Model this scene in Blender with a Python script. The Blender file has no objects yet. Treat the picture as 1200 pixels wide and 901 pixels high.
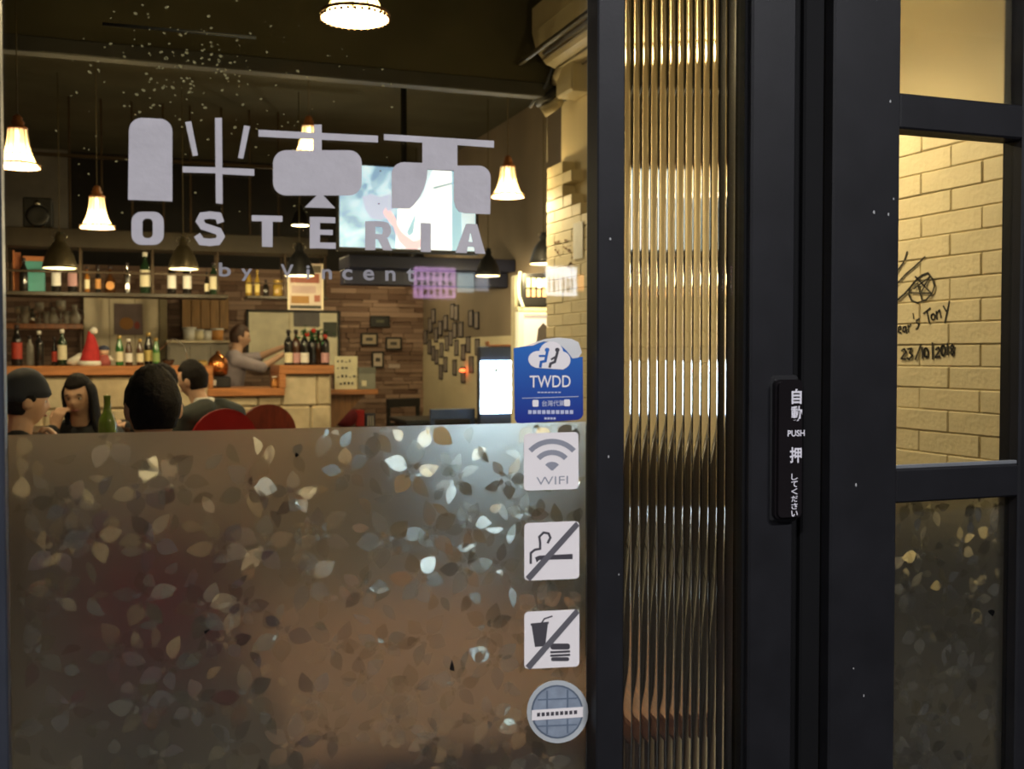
import bpy, bmesh, math, random
from mathutils import Vector, Matrix, noise

random.seed(7)
scene = bpy.context.scene
COL = scene.collection

# ------------------------------------------------------------------ camera
FPX, CX, CY, HOR = 1250.0, 600.0, 450.5, 415.0
YAW = math.atan(450.0 / FPX)
PITCH = math.atan((CY - HOR) / FPX)
CAM = Vector((0.0, 0.0, 1.35))
sY, cY, sP, cP = math.sin(YAW), math.cos(YAW), math.sin(PITCH), math.cos(PITCH)
FWD = Vector((sY * cP, cY * cP, -sP))
RGT = Vector((cY, -sY, 0))
UPV = Vector((sY * sP, cY * sP, cP))
cam_d = bpy.data.cameras.new('camera')
cam_d.sensor_width = 36.0
cam_d.lens = 36.0 * FPX / 1200.0
cam_d.clip_start = 0.05
cam_d.dof.use_dof = True
cam_d.dof.focus_distance = 2.0
cam_d.dof.aperture_fstop = 7.0
cam = bpy.data.objects.new('camera', cam_d)
COL.objects.link(cam)
cam.matrix_world = Matrix(((RGT.x, UPV.x, -FWD.x, CAM.x), (RGT.y, UPV.y, -FWD.y, CAM.y),
                           (RGT.z, UPV.z, -FWD.z, CAM.z), (0, 0, 0, 1)))
scene.camera = cam

# ------------------------------------------------------------------ world, exposure
w = bpy.data.worlds.new('night')
scene.world = w
w.use_nodes = True
w.node_tree.nodes['Background'].inputs[0].default_value = (0.55, 0.65, 1.0, 1)
w.node_tree.nodes['Background'].inputs[1].default_value = 0.012
vs = scene.view_settings
vs.view_transform = 'Standard'
vs.look = 'None'
vs.exposure = 0.0
vs.gamma = 1.0
vs.use_curve_mapping = False
scene.cycles.max_bounces = 24
scene.cycles.transmission_bounces = 24
scene.cycles.transparent_max_bounces = 24

STREET_W = 105.0       # unseen strip lights added outside to light the shop front
PEND_W = 36.0         # fabric pendants
BAR_W = 20.0           # metal pendants
WARM = (1.0, 0.79, 0.45)

# ------------------------------------------------------------------ helpers
def ray(px, py):
    return FWD + RGT * ((px - CX) / FPX) + UPV * ((CY - py) / FPX)
def at(px, py, Y):
    d = ray(px, py)
    return CAM + d * (Y / d.y)
def atX(px, py, X):
    d = ray(px, py)
    return CAM + d * (X / d.x)
def X_(px, Y): return at(px, 415, Y).x
def Z_(px, py, Y): return at(px, py, Y).z

def tag(o, label=None, cat=None, group=None, kind=None):
    if label: o['label'] = label
    if cat: o['category'] = cat
    if group: o['group'] = group
    if kind: o['kind'] = kind
    return o

def empty(name, loc, rz=0.0, label=None, cat=None, group=None, kind=None):
    o = bpy.data.objects.new(name, None)
    o.empty_display_size = 0.05
    COL.objects.link(o)
    o.location = loc
    o.rotation_euler = (0, 0, rz)
    return tag(o, label, cat, group, kind)

class MB:
    """collects shapes, builds ONE mesh object"""
    def __init__(s): s.v = []; s.f = []; s.smooth = []
    def add(s, vs_, fs, smooth=False, mat=None):
        n = len(s.v)
        s.v += [tuple(mat @ Vector(p)) if mat is not None else tuple(p) for p in vs_]
        s.f += [tuple(i + n for i in f) for f in fs]
        s.smooth += [smooth] * len(fs)
        return s
    def box(s, x0, x1, y0, y1, z0, z1, mat=None):
        return s.add([(x0, y0, z0), (x1, y0, z0), (x1, y1, z0), (x0, y1, z0), (x0, y0, z1), (x1, y0, z1), (x1, y1, z1), (x0, y1, z1)],
                     [(0, 3, 2, 1), (4, 5, 6, 7), (0, 1, 5, 4), (1, 2, 6, 5), (2, 3, 7, 6), (3, 0, 4, 7)], False, mat)
    def bbox(s, x0, x1, y0, y1, z0, z1, b=0.005, mat=None):
        """box with chamfered edges"""
        b = min(b, (x1 - x0) * .45, (y1 - y0) * .45, (z1 - z0) * .45)
        bm = bmesh.new()
        bmesh.ops.create_cube(bm, size=1)
        for v in bm.verts:
            v.co = Vector(((x0 + x1) / 2 + v.co.x * (x1 - x0), (y0 + y1) / 2 + v.co.y * (y1 - y0), (z0 + z1) / 2 + v.co.z * (z1 - z0)))
        bmesh.ops.bevel(bm, geom=bm.edges[:], offset=b, segments=1, affect='EDGES')
        bm.verts.index_update()
        s.add([v.co[:] for v in bm.verts], [[v.index for v in f.verts] for f in bm.faces], False, mat)
        bm.free()
        return s
    def lathe(s, prof, c=(0, 0, 0), n=20, smooth=True, mat=None, arc=2 * math.pi):
        """prof: list of (r, z)"""
        vs_, fs = [], []
        m = len(prof)
        for i in range(n):
            a = arc * i / n
            for r, z in prof:
                vs_.append((c[0] + r * math.cos(a), c[1] + r * math.sin(a), c[2] + z))
        for i in range(n):
            j = (i + 1) % n
            for k in range(m - 1):
                a, b, d, e = i * m + k, j * m + k, j * m + k + 1, i * m + k + 1
                fs.append((a, b, d, e))
        if prof[0][0] > 1e-6: fs.append(tuple(reversed([i * m for i in range(n)])))
        if prof[-1][0] > 1e-6: fs.append(tuple(i * m + m - 1 for i in range(n)))
        return s.add(vs_, fs, smooth, mat)
    def tube(s, pts, r, n=8, cap=True, mat=None):
        pts = [Vector(p) for p in pts]
        rs = r if isinstance(r, (list, tuple)) else [r] * len(pts)
        vs_, fs = [], []
        prev = None
        for i, p in enumerate(pts):
            t = (pts[min(i + 1, len(pts) - 1)] - pts[max(i - 1, 0)]).normalized()
            if prev is None:
                a = t.orthogonal().normalized()
            else:
                a = (prev - t * prev.dot(t))
                a = a.normalized() if a.length > 1e-6 else t.orthogonal().normalized()
            prev = a
            b = t.cross(a)
            for k in range(n):
                q = 2 * math.pi * k / n
                vs_.append(tuple(p + (a * math.cos(q) + b * math.sin(q)) * rs[i]))
        for i in range(len(pts) - 1):
            for k in range(n):
                k2 = (k + 1) % n
                fs.append((i * n + k, i * n + k2, (i + 1) * n + k2, (i + 1) * n + k))
        if cap:
            fs.append(tuple(reversed(range(n))))
            fs.append(tuple((len(pts) - 1) * n + k for k in range(n)))
        return s.add(vs_, fs, True, mat)
    def ball(s, c, r, n=14, m=10, mat=None):
        r = r if isinstance(r, (tuple, list)) else (r, r, r)
        vs_ = [(c[0], c[1], c[2] - r[2])]
        for j in range(1, m):
            t = -math.pi / 2 + math.pi * j / m
            for i in range(n):
                a = 2 * math.pi * i / n
                vs_.append((c[0] + r[0] * math.cos(t) * math.cos(a), c[1] + r[1] * math.cos(t) * math.sin(a), c[2] + r[2] * math.sin(t)))
        vs_.append((c[0], c[1], c[2] + r[2]))
        fs = [(0, 1 + (i + 1) % n, 1 + i) for i in range(n)]
        for j in range(m - 2):
            for i in range(n):
                a = 1 + j * n + i; b = 1 + j * n + (i + 1) % n
                fs.append((a, b, b + n, a + n))
        L = len(vs_) - 1; o = 1 + (m - 2) * n
        fs += [(o + i, o + (i + 1) % n, L) for i in range(n)]
        return s.add(vs_, fs, True, mat)
    def prismY(s, poly, y0, y1):
        """poly of (x, z), extruded along Y"""
        n = len(poly)
        a = sum(poly[i][0] * poly[(i + 1) % n][1] - poly[(i + 1) % n][0] * poly[i][1] for i in range(n))
        if a < 0: poly = poly[::-1]
        vs_ = [(x, y0, z) for x, z in poly] + [(x, y1, z) for x, z in poly]
        fs = [tuple(range(n)), tuple(reversed(range(n, 2 * n)))]
        fs += [(i, i + n, (i + 1) % n + n, (i + 1) % n) for i in range(n)]
        return s.add(vs_, fs)
    def build(s, name, mat, parent=None, loc=None, rz=None):
        me = bpy.data.meshes.new(name)
        me.from_pydata(s.v, [], s.f)
        me.polygons.foreach_set('use_smooth', s.smooth)
        me.materials.append(mat)
        me.update()
        o = bpy.data.objects.new(name, me)
        COL.objects.link(o)
        if parent: o.parent = parent
        if loc is not None: o.location = loc
        if rz is not None: o.rotation_euler = (0, 0, rz)
        return o

def kids(o): return [c for c in COL.objects if c.parent is o]
def copy_tree(root, loc, rz=None, label=None):
    r = root.copy(); COL.objects.link(r); r.location = loc
    if rz is not None: r.rotation_euler = (0, 0, rz)
    if label: r['label'] = label
    for ch in list(root.children):
        c = ch.copy(); COL.objects.link(c); c.parent = r
        for g in list(ch.children):
            d = g.copy(); COL.objects.link(d); d.parent = c
    return r

# ------------------------------------------------------------------ materials
MATS = {}
def mat(name, col, rough=0.5, metal=0.0, emit=0.0, ecol=None, var=0.12, scale=8.0, bump=0.0, bscale=40.0, trans=0.0, spec=0.5, sub=0.0):
    if name in MATS: return MATS[name]
    m = bpy.data.materials.new(name); m.use_nodes = True
    nt = m.node_tree; b = nt.nodes['Principled BSDF']
    b.inputs['Roughness'].default_value = rough
    b.inputs['Metallic'].default_value = metal
    b.inputs['Specular IOR Level'].default_value = spec
    if trans: b.inputs['Transmission Weight'].default_value = trans
    tc = nt.nodes.new('ShaderNodeTexCoord')
    n = nt.nodes.new('ShaderNodeTexNoise'); n.inputs['Scale'].default_value = scale; n.inputs['Detail'].default_value = 4
    nt.links.new(tc.outputs['Object'], n.inputs['Vector'])
    r = nt.nodes.new('ShaderNodeValToRGB')
    r.color_ramp.elements[0].position = 0.3; r.color_ramp.elements[1].position = 0.7
    r.color_ramp.elements[0].color = tuple(max(0, c * (1 - var)) for c in col) + (1,)
    r.color_ramp.elements[1].color = tuple(min(1, c * (1 + var)) for c in col) + (1,)
    nt.links.new(n.outputs['Fac'], r.inputs['Fac'])
    nt.links.new(r.outputs['Color'], b.inputs['Base Color'])
    if bump:
        n2 = nt.nodes.new('ShaderNodeTexNoise'); n2.inputs['Scale'].default_value = bscale; n2.inputs['Detail'].default_value = 5
        nt.links.new(tc.outputs['Object'], n2.inputs['Vector'])
        bp = nt.nodes.new('ShaderNodeBump'); bp.inputs['Strength'].default_value = bump; bp.inputs['Distance'].default_value = 0.01
        nt.links.new(n2.outputs['Fac'], bp.inputs['Height']); nt.links.new(bp.outputs['Normal'], b.inputs['Normal'])
    if emit:
        b.inputs['Emission Color'].default_value = (ecol or col) + (1,)
        b.inputs['Emission Strength'].default_value = emit
    MATS[name] = m
    return m

def wood(name, col, rough=0.45, scale=3.0, axis=0):
    if name in MATS: return MATS[name]
    m = bpy.data.materials.new(name); m.use_nodes = True
    nt = m.node_tree; b = nt.nodes['Principled BSDF']; b.inputs['Roughness'].default_value = rough
    tc = nt.nodes.new('ShaderNodeTexCoord'); mp = nt.nodes.new('ShaderNodeMapping')
    sc = [14.0, 14.0, 14.0]; sc[axis] = 1.2
    mp.inputs['Scale'].default_value = [q * scale / 3 for q in sc]
    n = nt.nodes.new('ShaderNodeTexNoise'); n.inputs['Scale'].default_value = 2.5; n.inputs['Detail'].default_value = 6; n.inputs['Distortion'].default_value = 0.6
    r = nt.nodes.new('ShaderNodeValToRGB')
    r.color_ramp.elements[0].position = 0.3; r.color_ramp.elements[1].position = 0.72
    r.color_ramp.elements[0].color = tuple(c * 0.6 for c in col) + (1,); r.color_ramp.elements[1].color = tuple(min(1, c * 1.15) for c in col) + (1,)
    nt.links.new(tc.outputs['Object'], mp.inputs['Vector']); nt.links.new(mp.outputs['Vector'], n.inputs['Vector'])
    nt.links.new(n.outputs['Fac'], r.inputs['Fac']); nt.links.new(r.outputs['Color'], b.inputs['Base Color'])
    MATS[name] = m
    return m

def emis(name, col, strength, var=0.0):
    if name in MATS: return MATS[name]
    m = bpy.data.materials.new(name); m.use_nodes = True
    nt = m.node_tree; b = nt.nodes['Principled BSDF']
    b.inputs['Base Color'].default_value = tuple(min(.8, c) for c in col) + (1,)
    b.inputs['Roughness'].default_value = 0.5
    b.inputs['Emission Color'].default_value = col + (1,); b.inputs['Emission Strength'].default_value = strength
    if var:
        tc = nt.nodes.new('ShaderNodeTexCoord'); n = nt.nodes.new('ShaderNodeTexNoise'); n.inputs['Scale'].default_value = 5
        r = nt.nodes.new('ShaderNodeValToRGB')
        r.color_ramp.elements[0].position = .3; r.color_ramp.elements[1].position = .7
        r.color_ramp.elements[0].color = tuple(c * (1 - var) for c in col) + (1,); r.color_ramp.elements[1].color = col + (1,)
        nt.links.new(tc.outputs['Object'], n.inputs['Vector']); nt.links.new(n.outputs['Fac'], r.inputs['Fac'])
        nt.links.new(r.outputs['Color'], b.inputs['Emission Color'])
    MATS[name] = m
    return m

def clear_glass():
    m = bpy.data.materials.new('clear_glass'); m.use_nodes = True
    nt = m.node_tree; nt.nodes.clear()
    out = nt.nodes.new('ShaderNodeOutputMaterial'); mx = nt.nodes.new('ShaderNodeMixShader')
    t = nt.nodes.new('ShaderNodeBsdfTransparent'); t.inputs[0].default_value = (0.97, 0.98, 0.96, 1)
    g = nt.nodes.new('ShaderNodeBsdfGlossy'); g.inputs['Roughness'].default_value = 0.02
    f = nt.nodes.new('ShaderNodeFresnel'); f.inputs['IOR'].default_value = 1.5
    ge = nt.nodes.new('ShaderNodeNewGeometry'); mr = nt.nodes.new('ShaderNodeMapRange')
    mr.inputs['To Min'].default_value = 1.5; mr.inputs['To Max'].default_value = 1 / 1.5
    nt.links.new(ge.outputs['Backfacing'], mr.inputs['Value']); nt.links.new(mr.outputs[0], f.inputs['IOR'])
    nt.links.new(f.outputs[0], mx.inputs[0]); nt.links.new(t.outputs[0], mx.inputs[1]); nt.links.new(g.outputs[0], mx.inputs[2])
    nt.links.new(mx.outputs[0], out.inputs[0])
    return m
def solid_glass(name, col=(1, 1, 1), rough=0.02, ior=1.45):
    if name in MATS: return MATS[name]
    m = bpy.data.materials.new(name); m.use_nodes = True
    nt = m.node_tree; nt.nodes.clear()
    out = nt.nodes.new('ShaderNodeOutputMaterial')
    g = nt.nodes.new('ShaderNodeBsdfGlass'); g.inputs['Color'].default_value = col + (1,); g.inputs['Roughness'].default_value = rough; g.inputs['IOR'].default_value = ior
    nt.links.new(g.outputs[0], out.inputs[0]); MATS[name] = m
    return m
def film_mat(name, rough, ior, haze, hcol, tilt=False):
    m = bpy.data.materials.new(name); m.use_nodes = True
    nt = m.node_tree; nt.nodes.clear()
    out = nt.nodes.new('ShaderNodeOutputMaterial'); mx = nt.nodes.new('ShaderNodeMixShader')
    r = nt.nodes.new('ShaderNodeBsdfRefraction'); r.inputs['Roughness'].default_value = rough; r.inputs['IOR'].default_value = ior
    r.inputs['Color'].default_value = (.96, .96, .94, 1)
    d = nt.nodes.new('ShaderNodeBsdfDiffuse'); d.inputs[0].default_value = hcol + (1,)
    tl = nt.nodes.new('ShaderNodeBsdfTranslucent'); tl.inputs[0].default_value = (.6, .6, .58, 1)
    ad = nt.nodes.new('ShaderNodeMixShader'); ad.inputs[0].default_value = 0.4
    nt.links.new(d.outputs[0], ad.inputs[1]); nt.links.new(tl.outputs[0], ad.inputs[2])
    mx.inputs[0].default_value = haze
    nt.links.new(r.outputs[0], mx.inputs[1]); nt.links.new(ad.outputs[0], mx.inputs[2]); nt.links.new(mx.outputs[0], out.inputs[0])
    if tilt:
        a = nt.nodes.new('ShaderNodeAttribute'); a.attribute_name = 'tilt'
        ge = nt.nodes.new('ShaderNodeNewGeometry')
        v1 = nt.nodes.new('ShaderNodeVectorMath'); v1.operation = 'ADD'
        v2 = nt.nodes.new('ShaderNodeVectorMath'); v2.operation = 'NORMALIZE'
        nt.links.new(ge.outputs['Normal'], v1.inputs[0]); nt.links.new(a.outputs['Vector'], v1.inputs[1])
        nt.links.new(v1.outputs[0], v2.inputs[0]); nt.links.new(v2.outputs[0], r.inputs['Normal'])
        b = nt.nodes.new('ShaderNodeAttribute'); b.attribute_name = 'shade'
        nt.links.new(b.outputs['Fac'], mx.inputs[0])
    return m

GLASS = clear_glass()
FRAME = mat('black_painted_steel', (0.0105, 0.0105, 0.0125), 0.5, var=0.2, scale=14, bump=0.02, bscale=160, spec=.3)
FRAME2 = mat('black_groove', (0.004, 0.004, 0.0045), 0.7, spec=.2)
SEAL = mat('grey_sealant', (0.16, 0.17, 0.18), 0.5)
VINYL = mat('white_vinyl', (0.50, 0.475, 0.50), 0.45, var=0.06, scale=30, bump=0.08, bscale=60)
STICK = mat('sticker_white', (0.90, 0.85, 0.84), 0.4, var=0.02)
PRINT_D = mat('dark_print', (0.07, 0.065, 0.075), 0.4)
PRINT_G = mat('grey_print', (0.30, 0.31, 0.36), 0.4)
FLUTE = solid_glass('fluted_glass', (1.0, 0.99, 0.95), 0.03, 1.46)
CHROME = mat('chrome', (0.7, 0.7, 0.7), 0.15, 1.0, var=0.02)
BLACK = mat('matte_black', (0.012, 0.012, 0.013), 0.5)
DARKMETAL = mat('dark_bronze_metal', (0.13, 0.105, 0.06), 0.38, 0.6)
WALLPAINT = mat('yellow_cream_paint', (0.72, 0.63, 0.43), 0.7, var=0.06, scale=3, bump=0.15, bscale=60)
BRICKM = mat('cream_painted_brick', (0.74, 0.65, 0.44), 0.65, var=0.07, scale=6, bump=0.35, bscale=45)
GREYWALL = mat('grey_brown_plaster', (0.24, 0.19, 0.135), 0.8, var=0.1, scale=2, bump=0.2, bscale=30)
CEILM = mat('dark_ceiling', (0.10, 0.095, 0.06), 0.8, var=0.2, scale=2)
FLOORM = wood('floor_wood', (0.035, 0.023, 0.015), 0.45, 3, 1)
BARWOOD = wood('bar_wood', (0.50, 0.20, 0.07), 0.35, 3, 0)
DKWOOD = wood('dark_wood', (0.10, 0.055, 0.028), 0.5, 3, 0)
TABLEWOOD = wood('table_wood', (0.20, 0.062, 0.012), 0.65, 3, 0)
CREAMTRIM = mat('cream_trim', (0.85, 0.78, 0.55), 0.4)
PAPER = mat('paper', (0.78, 0.72, 0.55), 0.7, var=0.05)
WHITEP = mat('white_plastic', (0.75, 0.74, 0.70), 0.4)
ACM = mat('ac_cream_plastic', (0.62, 0.56, 0.40), 0.4, var=0.04)
STEEL = mat('brushed_steel', (0.55, 0.48, 0.36), 0.38, 0.85, var=0.1, scale=3)

_txt = bpy.data.curves.new('txt', 'FONT')
_txo = bpy.data.objects.new('txt', _txt)
_tmpcol = bpy.data.collections.new('tmp')
def text_polys(s, size, bold=0.0, vertical=False):
    """returns verts (x,y) centred and faces of a piece of writing, height = size"""
    _txt.body = s; _txt.size = 1.0; _txt.offset = bold; _txt.resolution_u = 4
    _txt.align_x = 'CENTER'; _txt.align_y = 'CENTER'
    if _txo.name not in COL.objects: COL.objects.link(_txo)
    dg = bpy.context.evaluated_depsgraph_get()
    _txt.update_tag(); dg.update()
    me = bpy.data.meshes.new_from_object(_txo.evaluated_get(dg))
    vs_ = [(v.co.x, v.co.y) for v in me.vertices]
    fs = [tuple(p.vertices) for p in me.polygons]
    bpy.data.meshes.remove(me)
    if not vs_: return [], []
    x0 = min(v[0] for v in vs_); x1 = max(v[0] for v in vs_); y0 = min(v[1] for v in vs_); y1 = max(v[1] for v in vs_)
    return [((v[0] - (x0 + x1) / 2), (v[1] - (y0 + y1) / 2)) for v in vs_], fs, (x1 - x0, y1 - y0)
def put_text(mb, s, cx, cz, w_, h_, y, bold=0.0):
    """writing on a plane of constant Y, facing -Y, fitted to w_ x h_"""
    r = text_polys(s, 1, bold)
    if len(r) < 3: return
    vs_, fs, (ww, hh) = r
    kx, kz = w_ / max(ww, 1e-6), h_ / max(hh, 1e-6)
    mb.add([(cx + x * kx, y, cz + z * kz) for x, z in vs_], fs)

def ribbon(pts, wd, closed=False):
    """list of quads (as polygons) of a stroke of width wd along pts (2D)"""
    out = []
    n = len(pts)
    rng = range(n if closed else n - 1)
    for i in rng:
        a = Vector(pts[i]); b = Vector(pts[(i + 1) % n])
        d = (b - a)
        if d.length < 1e-9: continue
        d.normalize(); p = Vector((-d.y, d.x)) * wd / 2
        e = d * wd * 0.25
        out.append([tuple(a - e + p), tuple(a - e - p), tuple(b + e - p), tuple(b + e + p)])
    return out
def rrect(x0, x1, z0, z1, r, n=5):
    pts = []
    for cx, cz, a0 in ((x1 - r, z1 - r, 0), (x0 + r, z1 - r, 90), (x0 + r, z0 + r, 180), (x1 - r, z0 + r, 270)):
        for i in range(n + 1):
            a = math.radians(a0 + 90 * i / n)
            pts.append((cx + r * math.cos(a), cz + r * math.sin(a)))
    return pts
def ell(cx, cz, rx, rz, n=18):
    return [(cx + rx * math.cos(2 * math.pi * i / n), cz + rz * math.sin(2 * math.pi * i / n)) for i in range(n)]

def point_light(name, loc, watt, col=WARM, r=0.03, parent=None):
    l = bpy.data.lights.new(name, 'POINT'); l.energy = watt; l.color = col; l.shadow_soft_size = r
    o = bpy.data.objects.new(name, l); COL.objects.link(o); o.location = loc
    if parent: o.parent = parent
    return o

# ================================================================== SETTING
GY = 1.350      # outer face of the panes
FF = 1.326      # outer face of the frames
def fx(px, Y=FF): return X_(px, Y)
def fz(px, py, Y=FF): return Z_(px, py, Y)
XL, XR, YB, ZC = -2.6, 3.3, 12.3, 3.5
XB, YBE = 2.41, 6.08      # brick face and its far end

def struct(name, mb, m): return tag(mb.build(name, m), kind='structure')
struct('floor', MB().box(XL - .1, XR + .1, 1.40, YB + .1, -0.12, 0.0), FLOORM)
struct('ceiling', MB().box(XL - .1, XR + .1, 1.40, YB + .1, ZC, ZC + 0.12), CEILM)
struct('wall_left', MB().box(XL - .12, XL, 1.40, YB + .1, 0, ZC), GREYWALL)
struct('wall_back', MB().box(XL - .1, XR + .1, YB, YB + .1, 0, ZC), mat('black_wall', (0.012, 0.010, 0.008), 0.9))
wall_r = MB().box(XR, XR + .12, YBE, YB + .1, 1.52, ZC)
wall_rear = struct('wall_right', wall_r, GREYWALL)
struct('wall_right_dado', MB().box(XR - .006, XR + .12, YBE, YB, 0, 1.52), WALLPAINT)
brick_wall = struct('wall_right_brick', MB().box(XB + .08, XR + .12, 1.40, 6.03, 0, ZC), WALLPAINT)
# pavement and the covered walk outside
struct('ground', MB().box(-7, 7, -9.0, 1.40, -0.12, 0.0), mat('pavement', (0.05, 0.05, 0.055), 0.75, var=.2, scale=5))
struct('ceiling_arcade', MB().box(-7, 7, -2.4, 1.28, 3.25, 3.40), mat('arcade_soffit', (0.35, 0.35, 0.34), 0.8))
struct('wall_opposite', MB().box(-3, 9, -8.5, -8.3, 0, 6), mat('opposite_render', (0.03, 0.03, 0.034), 0.85))
# solid shop front around the opening
struct('wall_front', MB().box(XL - .12, fx(-60), 1.28, 1.40, 0, ZC).box(1.52, XR + .12, 1.28, 1.40, 0, ZC).box(fx(-60), 1.52, 1.28, 1.40, 2.45, ZC),
       mat('shopfront_dark', (0.03, 0.03, 0.033), 0.6))

# --- window_1 : big pane with film ------------------------------------------------
win1 = empty('window_1', (0, 0, 0), kind='structure')
gx0, gx1 = X_(5, GY), X_(692, GY)
MB().bbox(fx(-60), fx(4), FF, 1.3615, 0, 2.45, .002).build('frame_post', mat('blue_grey_post', (0.03, 0.034, 0.045), .4), win1)
MB().bbox(fx(700), fx(732), FF, 1.362, 0, 2.45, .002).build('frame_post', FRAME, win1)
MB().box(gx1 - .0005, fx(700) + .001, FF + .002, GY + .012, 0.1, 2.4).build('edge_seal', SEAL, win1)
MB().bbox(fx(4), fx(700), FF, 1.40, 2.38, 2.45, .004).build('frame_head', FRAME, win1)
MB().bbox(fx(4), fx(700), FF, 1.40, 0.0, 0.10, .004).build('frame_sill', FRAME, win1)
MB().box(fx(4) - .002, gx1, GY, GY + .010, 0.10, 2.38).build('pane', GLASS, win1)

FILM = film_mat('frosted_film', 0.35, 1.45, 0.045, (0.50, 0.49, 0.48))
PETAL = film_mat('embossed_petals', 0.18, 1.45, 0.12, (0.5, 0.49, 0.50), tilt=True)
def petal_field(x0, x1, z0, z1, y, parent, seed, sp=0.068):
    rnd = random.Random(seed)
    V, F, T, S = [], [], [], []
    cnt = [0]; occ = {}
    def leaf(cx, cz, ang, ln, wd, curl=0.0, tl=0.15):
        n = 6
        k = cnt[0]; cnt[0] += 1
        yy = y - 0.0003 - 0.0014 * (k % 29) / 29
        L, R = [], []
        for i in range(n + 1):
            t = i / n
            h = wd * (math.sin(math.pi * min(1, t ** 0.8)) ** 0.9) / 2
            ax = t * ln; off = curl * math.sin(math.pi * t)
            L.append((ax, off + h)); R.append((ax, off - h))
        pts = L + R[-2:0:-1]
        ca, sa = math.cos(ang), math.sin(ang)
        P = [(cx + a * ca - b * sa, cz + a * sa + b * ca) for a, b in pts]
        if any(p[0] < x0 or p[0] > x1 or p[1] < z0 or p[1] > z1 for p in P): return
        cells = {(int((cx + t * ln * ca) / .005), int((cz + t * ln * sa) / .005)) for t in (.25, .5, .75)}
        if any(occ.get(c, 0) >= 2 for c in cells): return
        for c in cells: occ[c] = occ.get(c, 0) + 1
        b0 = len(V)
        V.extend((p[0], yy, p[1]) for p in P)
        V.extend((p[0], yy + .00002, p[1]) for p in P)
        F.append(tuple(range(b0, b0 + len(P)))); F.append(tuple(reversed(range(b0 + len(P), b0 + 2 * len(P)))))
        tt = (rnd.gauss(0, tl), 0.0, rnd.gauss(0, tl))
        T.append(tt); T.append((0.0, 0.0, 0.0))
        q = rnd.random()
        S.append(0.02 + 0.12 * q * q); S.append(0.02)
    nx = int((x1 - x0) / sp) + 2; nz = int((z1 - z0) / sp) + 2
    for j in range(nz):
        for i in range(nx):
            cx = x0 + (i + .5 * (j % 2)) * sp + rnd.uniform(-.018, .018); cz = z0 + j * sp + rnd.uniform(-.018, .018)
            R = rnd.uniform(.024, .035); a0 = rnd.uniform(0, 6.28)
            np_ = rnd.choice((5, 5, 6))
            for k in range(np_):
                a = a0 + 6.283 * k / np_ + rnd.uniform(-.15, .15)
                leaf(cx + .008 * math.cos(a), cz + .008 * math.sin(a), a, R * rnd.uniform(.8, 1.1), R * rnd.uniform(.5, .75), rnd.uniform(-.004, .004))
            for k in range(4):
                a = a0 + 1.57 * k
                leaf(cx + .006 * math.cos(a), cz + .006 * math.sin(a), a + 1.3, .012, .006, .003)
            for k in range(3):
                a = a0 + 2.09 * k + .5
                leaf(cx + (R + .008) * math.cos(a), cz + (R + .008) * math.sin(a), a + rnd.uniform(-.8, .8), rnd.uniform(.018, .030), rnd.uniform(.009, .015), rnd.uniform(-.005, .005))
    me = bpy.data.meshes.new('petal_pattern')
    me.from_pydata(V, [], F)
    at_ = me.attributes.new('tilt', 'FLOAT_VECTOR', 'FACE'); at_.data.foreach_set('vector', [c for t in T for c in t])
    a2 = me.attributes.new('shade', 'FLOAT', 'FACE'); a2.data.foreach_set('value', S)
    bm = bmesh.new(); bm.from_mesh(me)
    for f in bm.faces:
        if (f.normal.y > 0) == (f.index % 2 == 0): f.normal_flip()
    bm.to_mesh(me); bm.free()
    me.materials.append(PETAL)
    o = bpy.data.objects.new('petal_pattern', me); COL.objects.link(o); o.parent = parent
    o['kind'] = 'stuff'
    return o
FILM_Z = 1.256
def film_sheet(x0, x1, z0, z1, y, parent, seed):
    m = MB(); m.box(x0, x1, y, y + .0004, z0, z1)
    f = m.build('frosted_film', FILM, parent)
    f['label'] = 'frosted privacy film with an embossed flower pattern'
    petal_field(x0, x1, z0, z1, y, f, seed)
film_sheet(fx(4), gx1 - .001, 0.10, FILM_Z, GY + .0135, win1, 3)

# --- window_2 : fluted pane ----------------------------------------------------------
win2 = empty('window_2', (0, 0, 0), kind='structure')
qx0, qx1 = fx(732) - .003, fx(879) + .004
nfl, seg = 15, 10
V, F = [], []
ys = GY
prof = []
pw = (qx1 - qx0) / nfl
for i in range(nfl):
    for k in range(seg):
        t = k / seg
        prof.append((qx0 + (i + t) * pw, ys + .004 + .0021 * math.sqrt(max(0, 1 - (2 * t - 1) ** 2 * .96))))
prof.append((qx1, prof[0][1]))
mb = MB()
z0, z1 = 0.1, 2.38
n = len(prof)
vs_ = [(x, y, z0) for x, y in prof] + [(x, y, z1) for x, y in prof] + [(x, ys, z0) for x, y in prof] + [(x, ys, z1) for x, y in prof]
fs = []
for i in range(n - 1):
    fs.append((i + 1, i, n + i, n + i + 1))
    fs.append((2 * n + i, 2 * n + i + 1, 3 * n + i + 1, 3 * n + i))
    fs.append((i, i + 1, 2 * n + i + 1, 2 * n + i)); fs.append((n + i + 1, n + i, 3 * n + i, 3 * n + i + 1))
fs.append((0, 2 * n, 3 * n, n)); fs.append((n - 1, 2 * n - 1, 4 * n - 1, 3 * n - 1))
mb.add(vs_, fs, True)
fp = mb.build('fluted_pane', FLUTE, win2)
bm = bmesh.new(); bm.from_mesh(fp.data); bmesh.ops.recalc_face_normals(bm, faces=bm.faces)
for e in bm.edges: e.smooth = e.calc_face_angle(0) < 0.7
bm.to_mesh(fp.data); bm.free()
MB().bbox(fx(732), fx(879), FF, 1.40, 2.38, 2.45, .004).build('frame_head', FRAME, win2)
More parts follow.
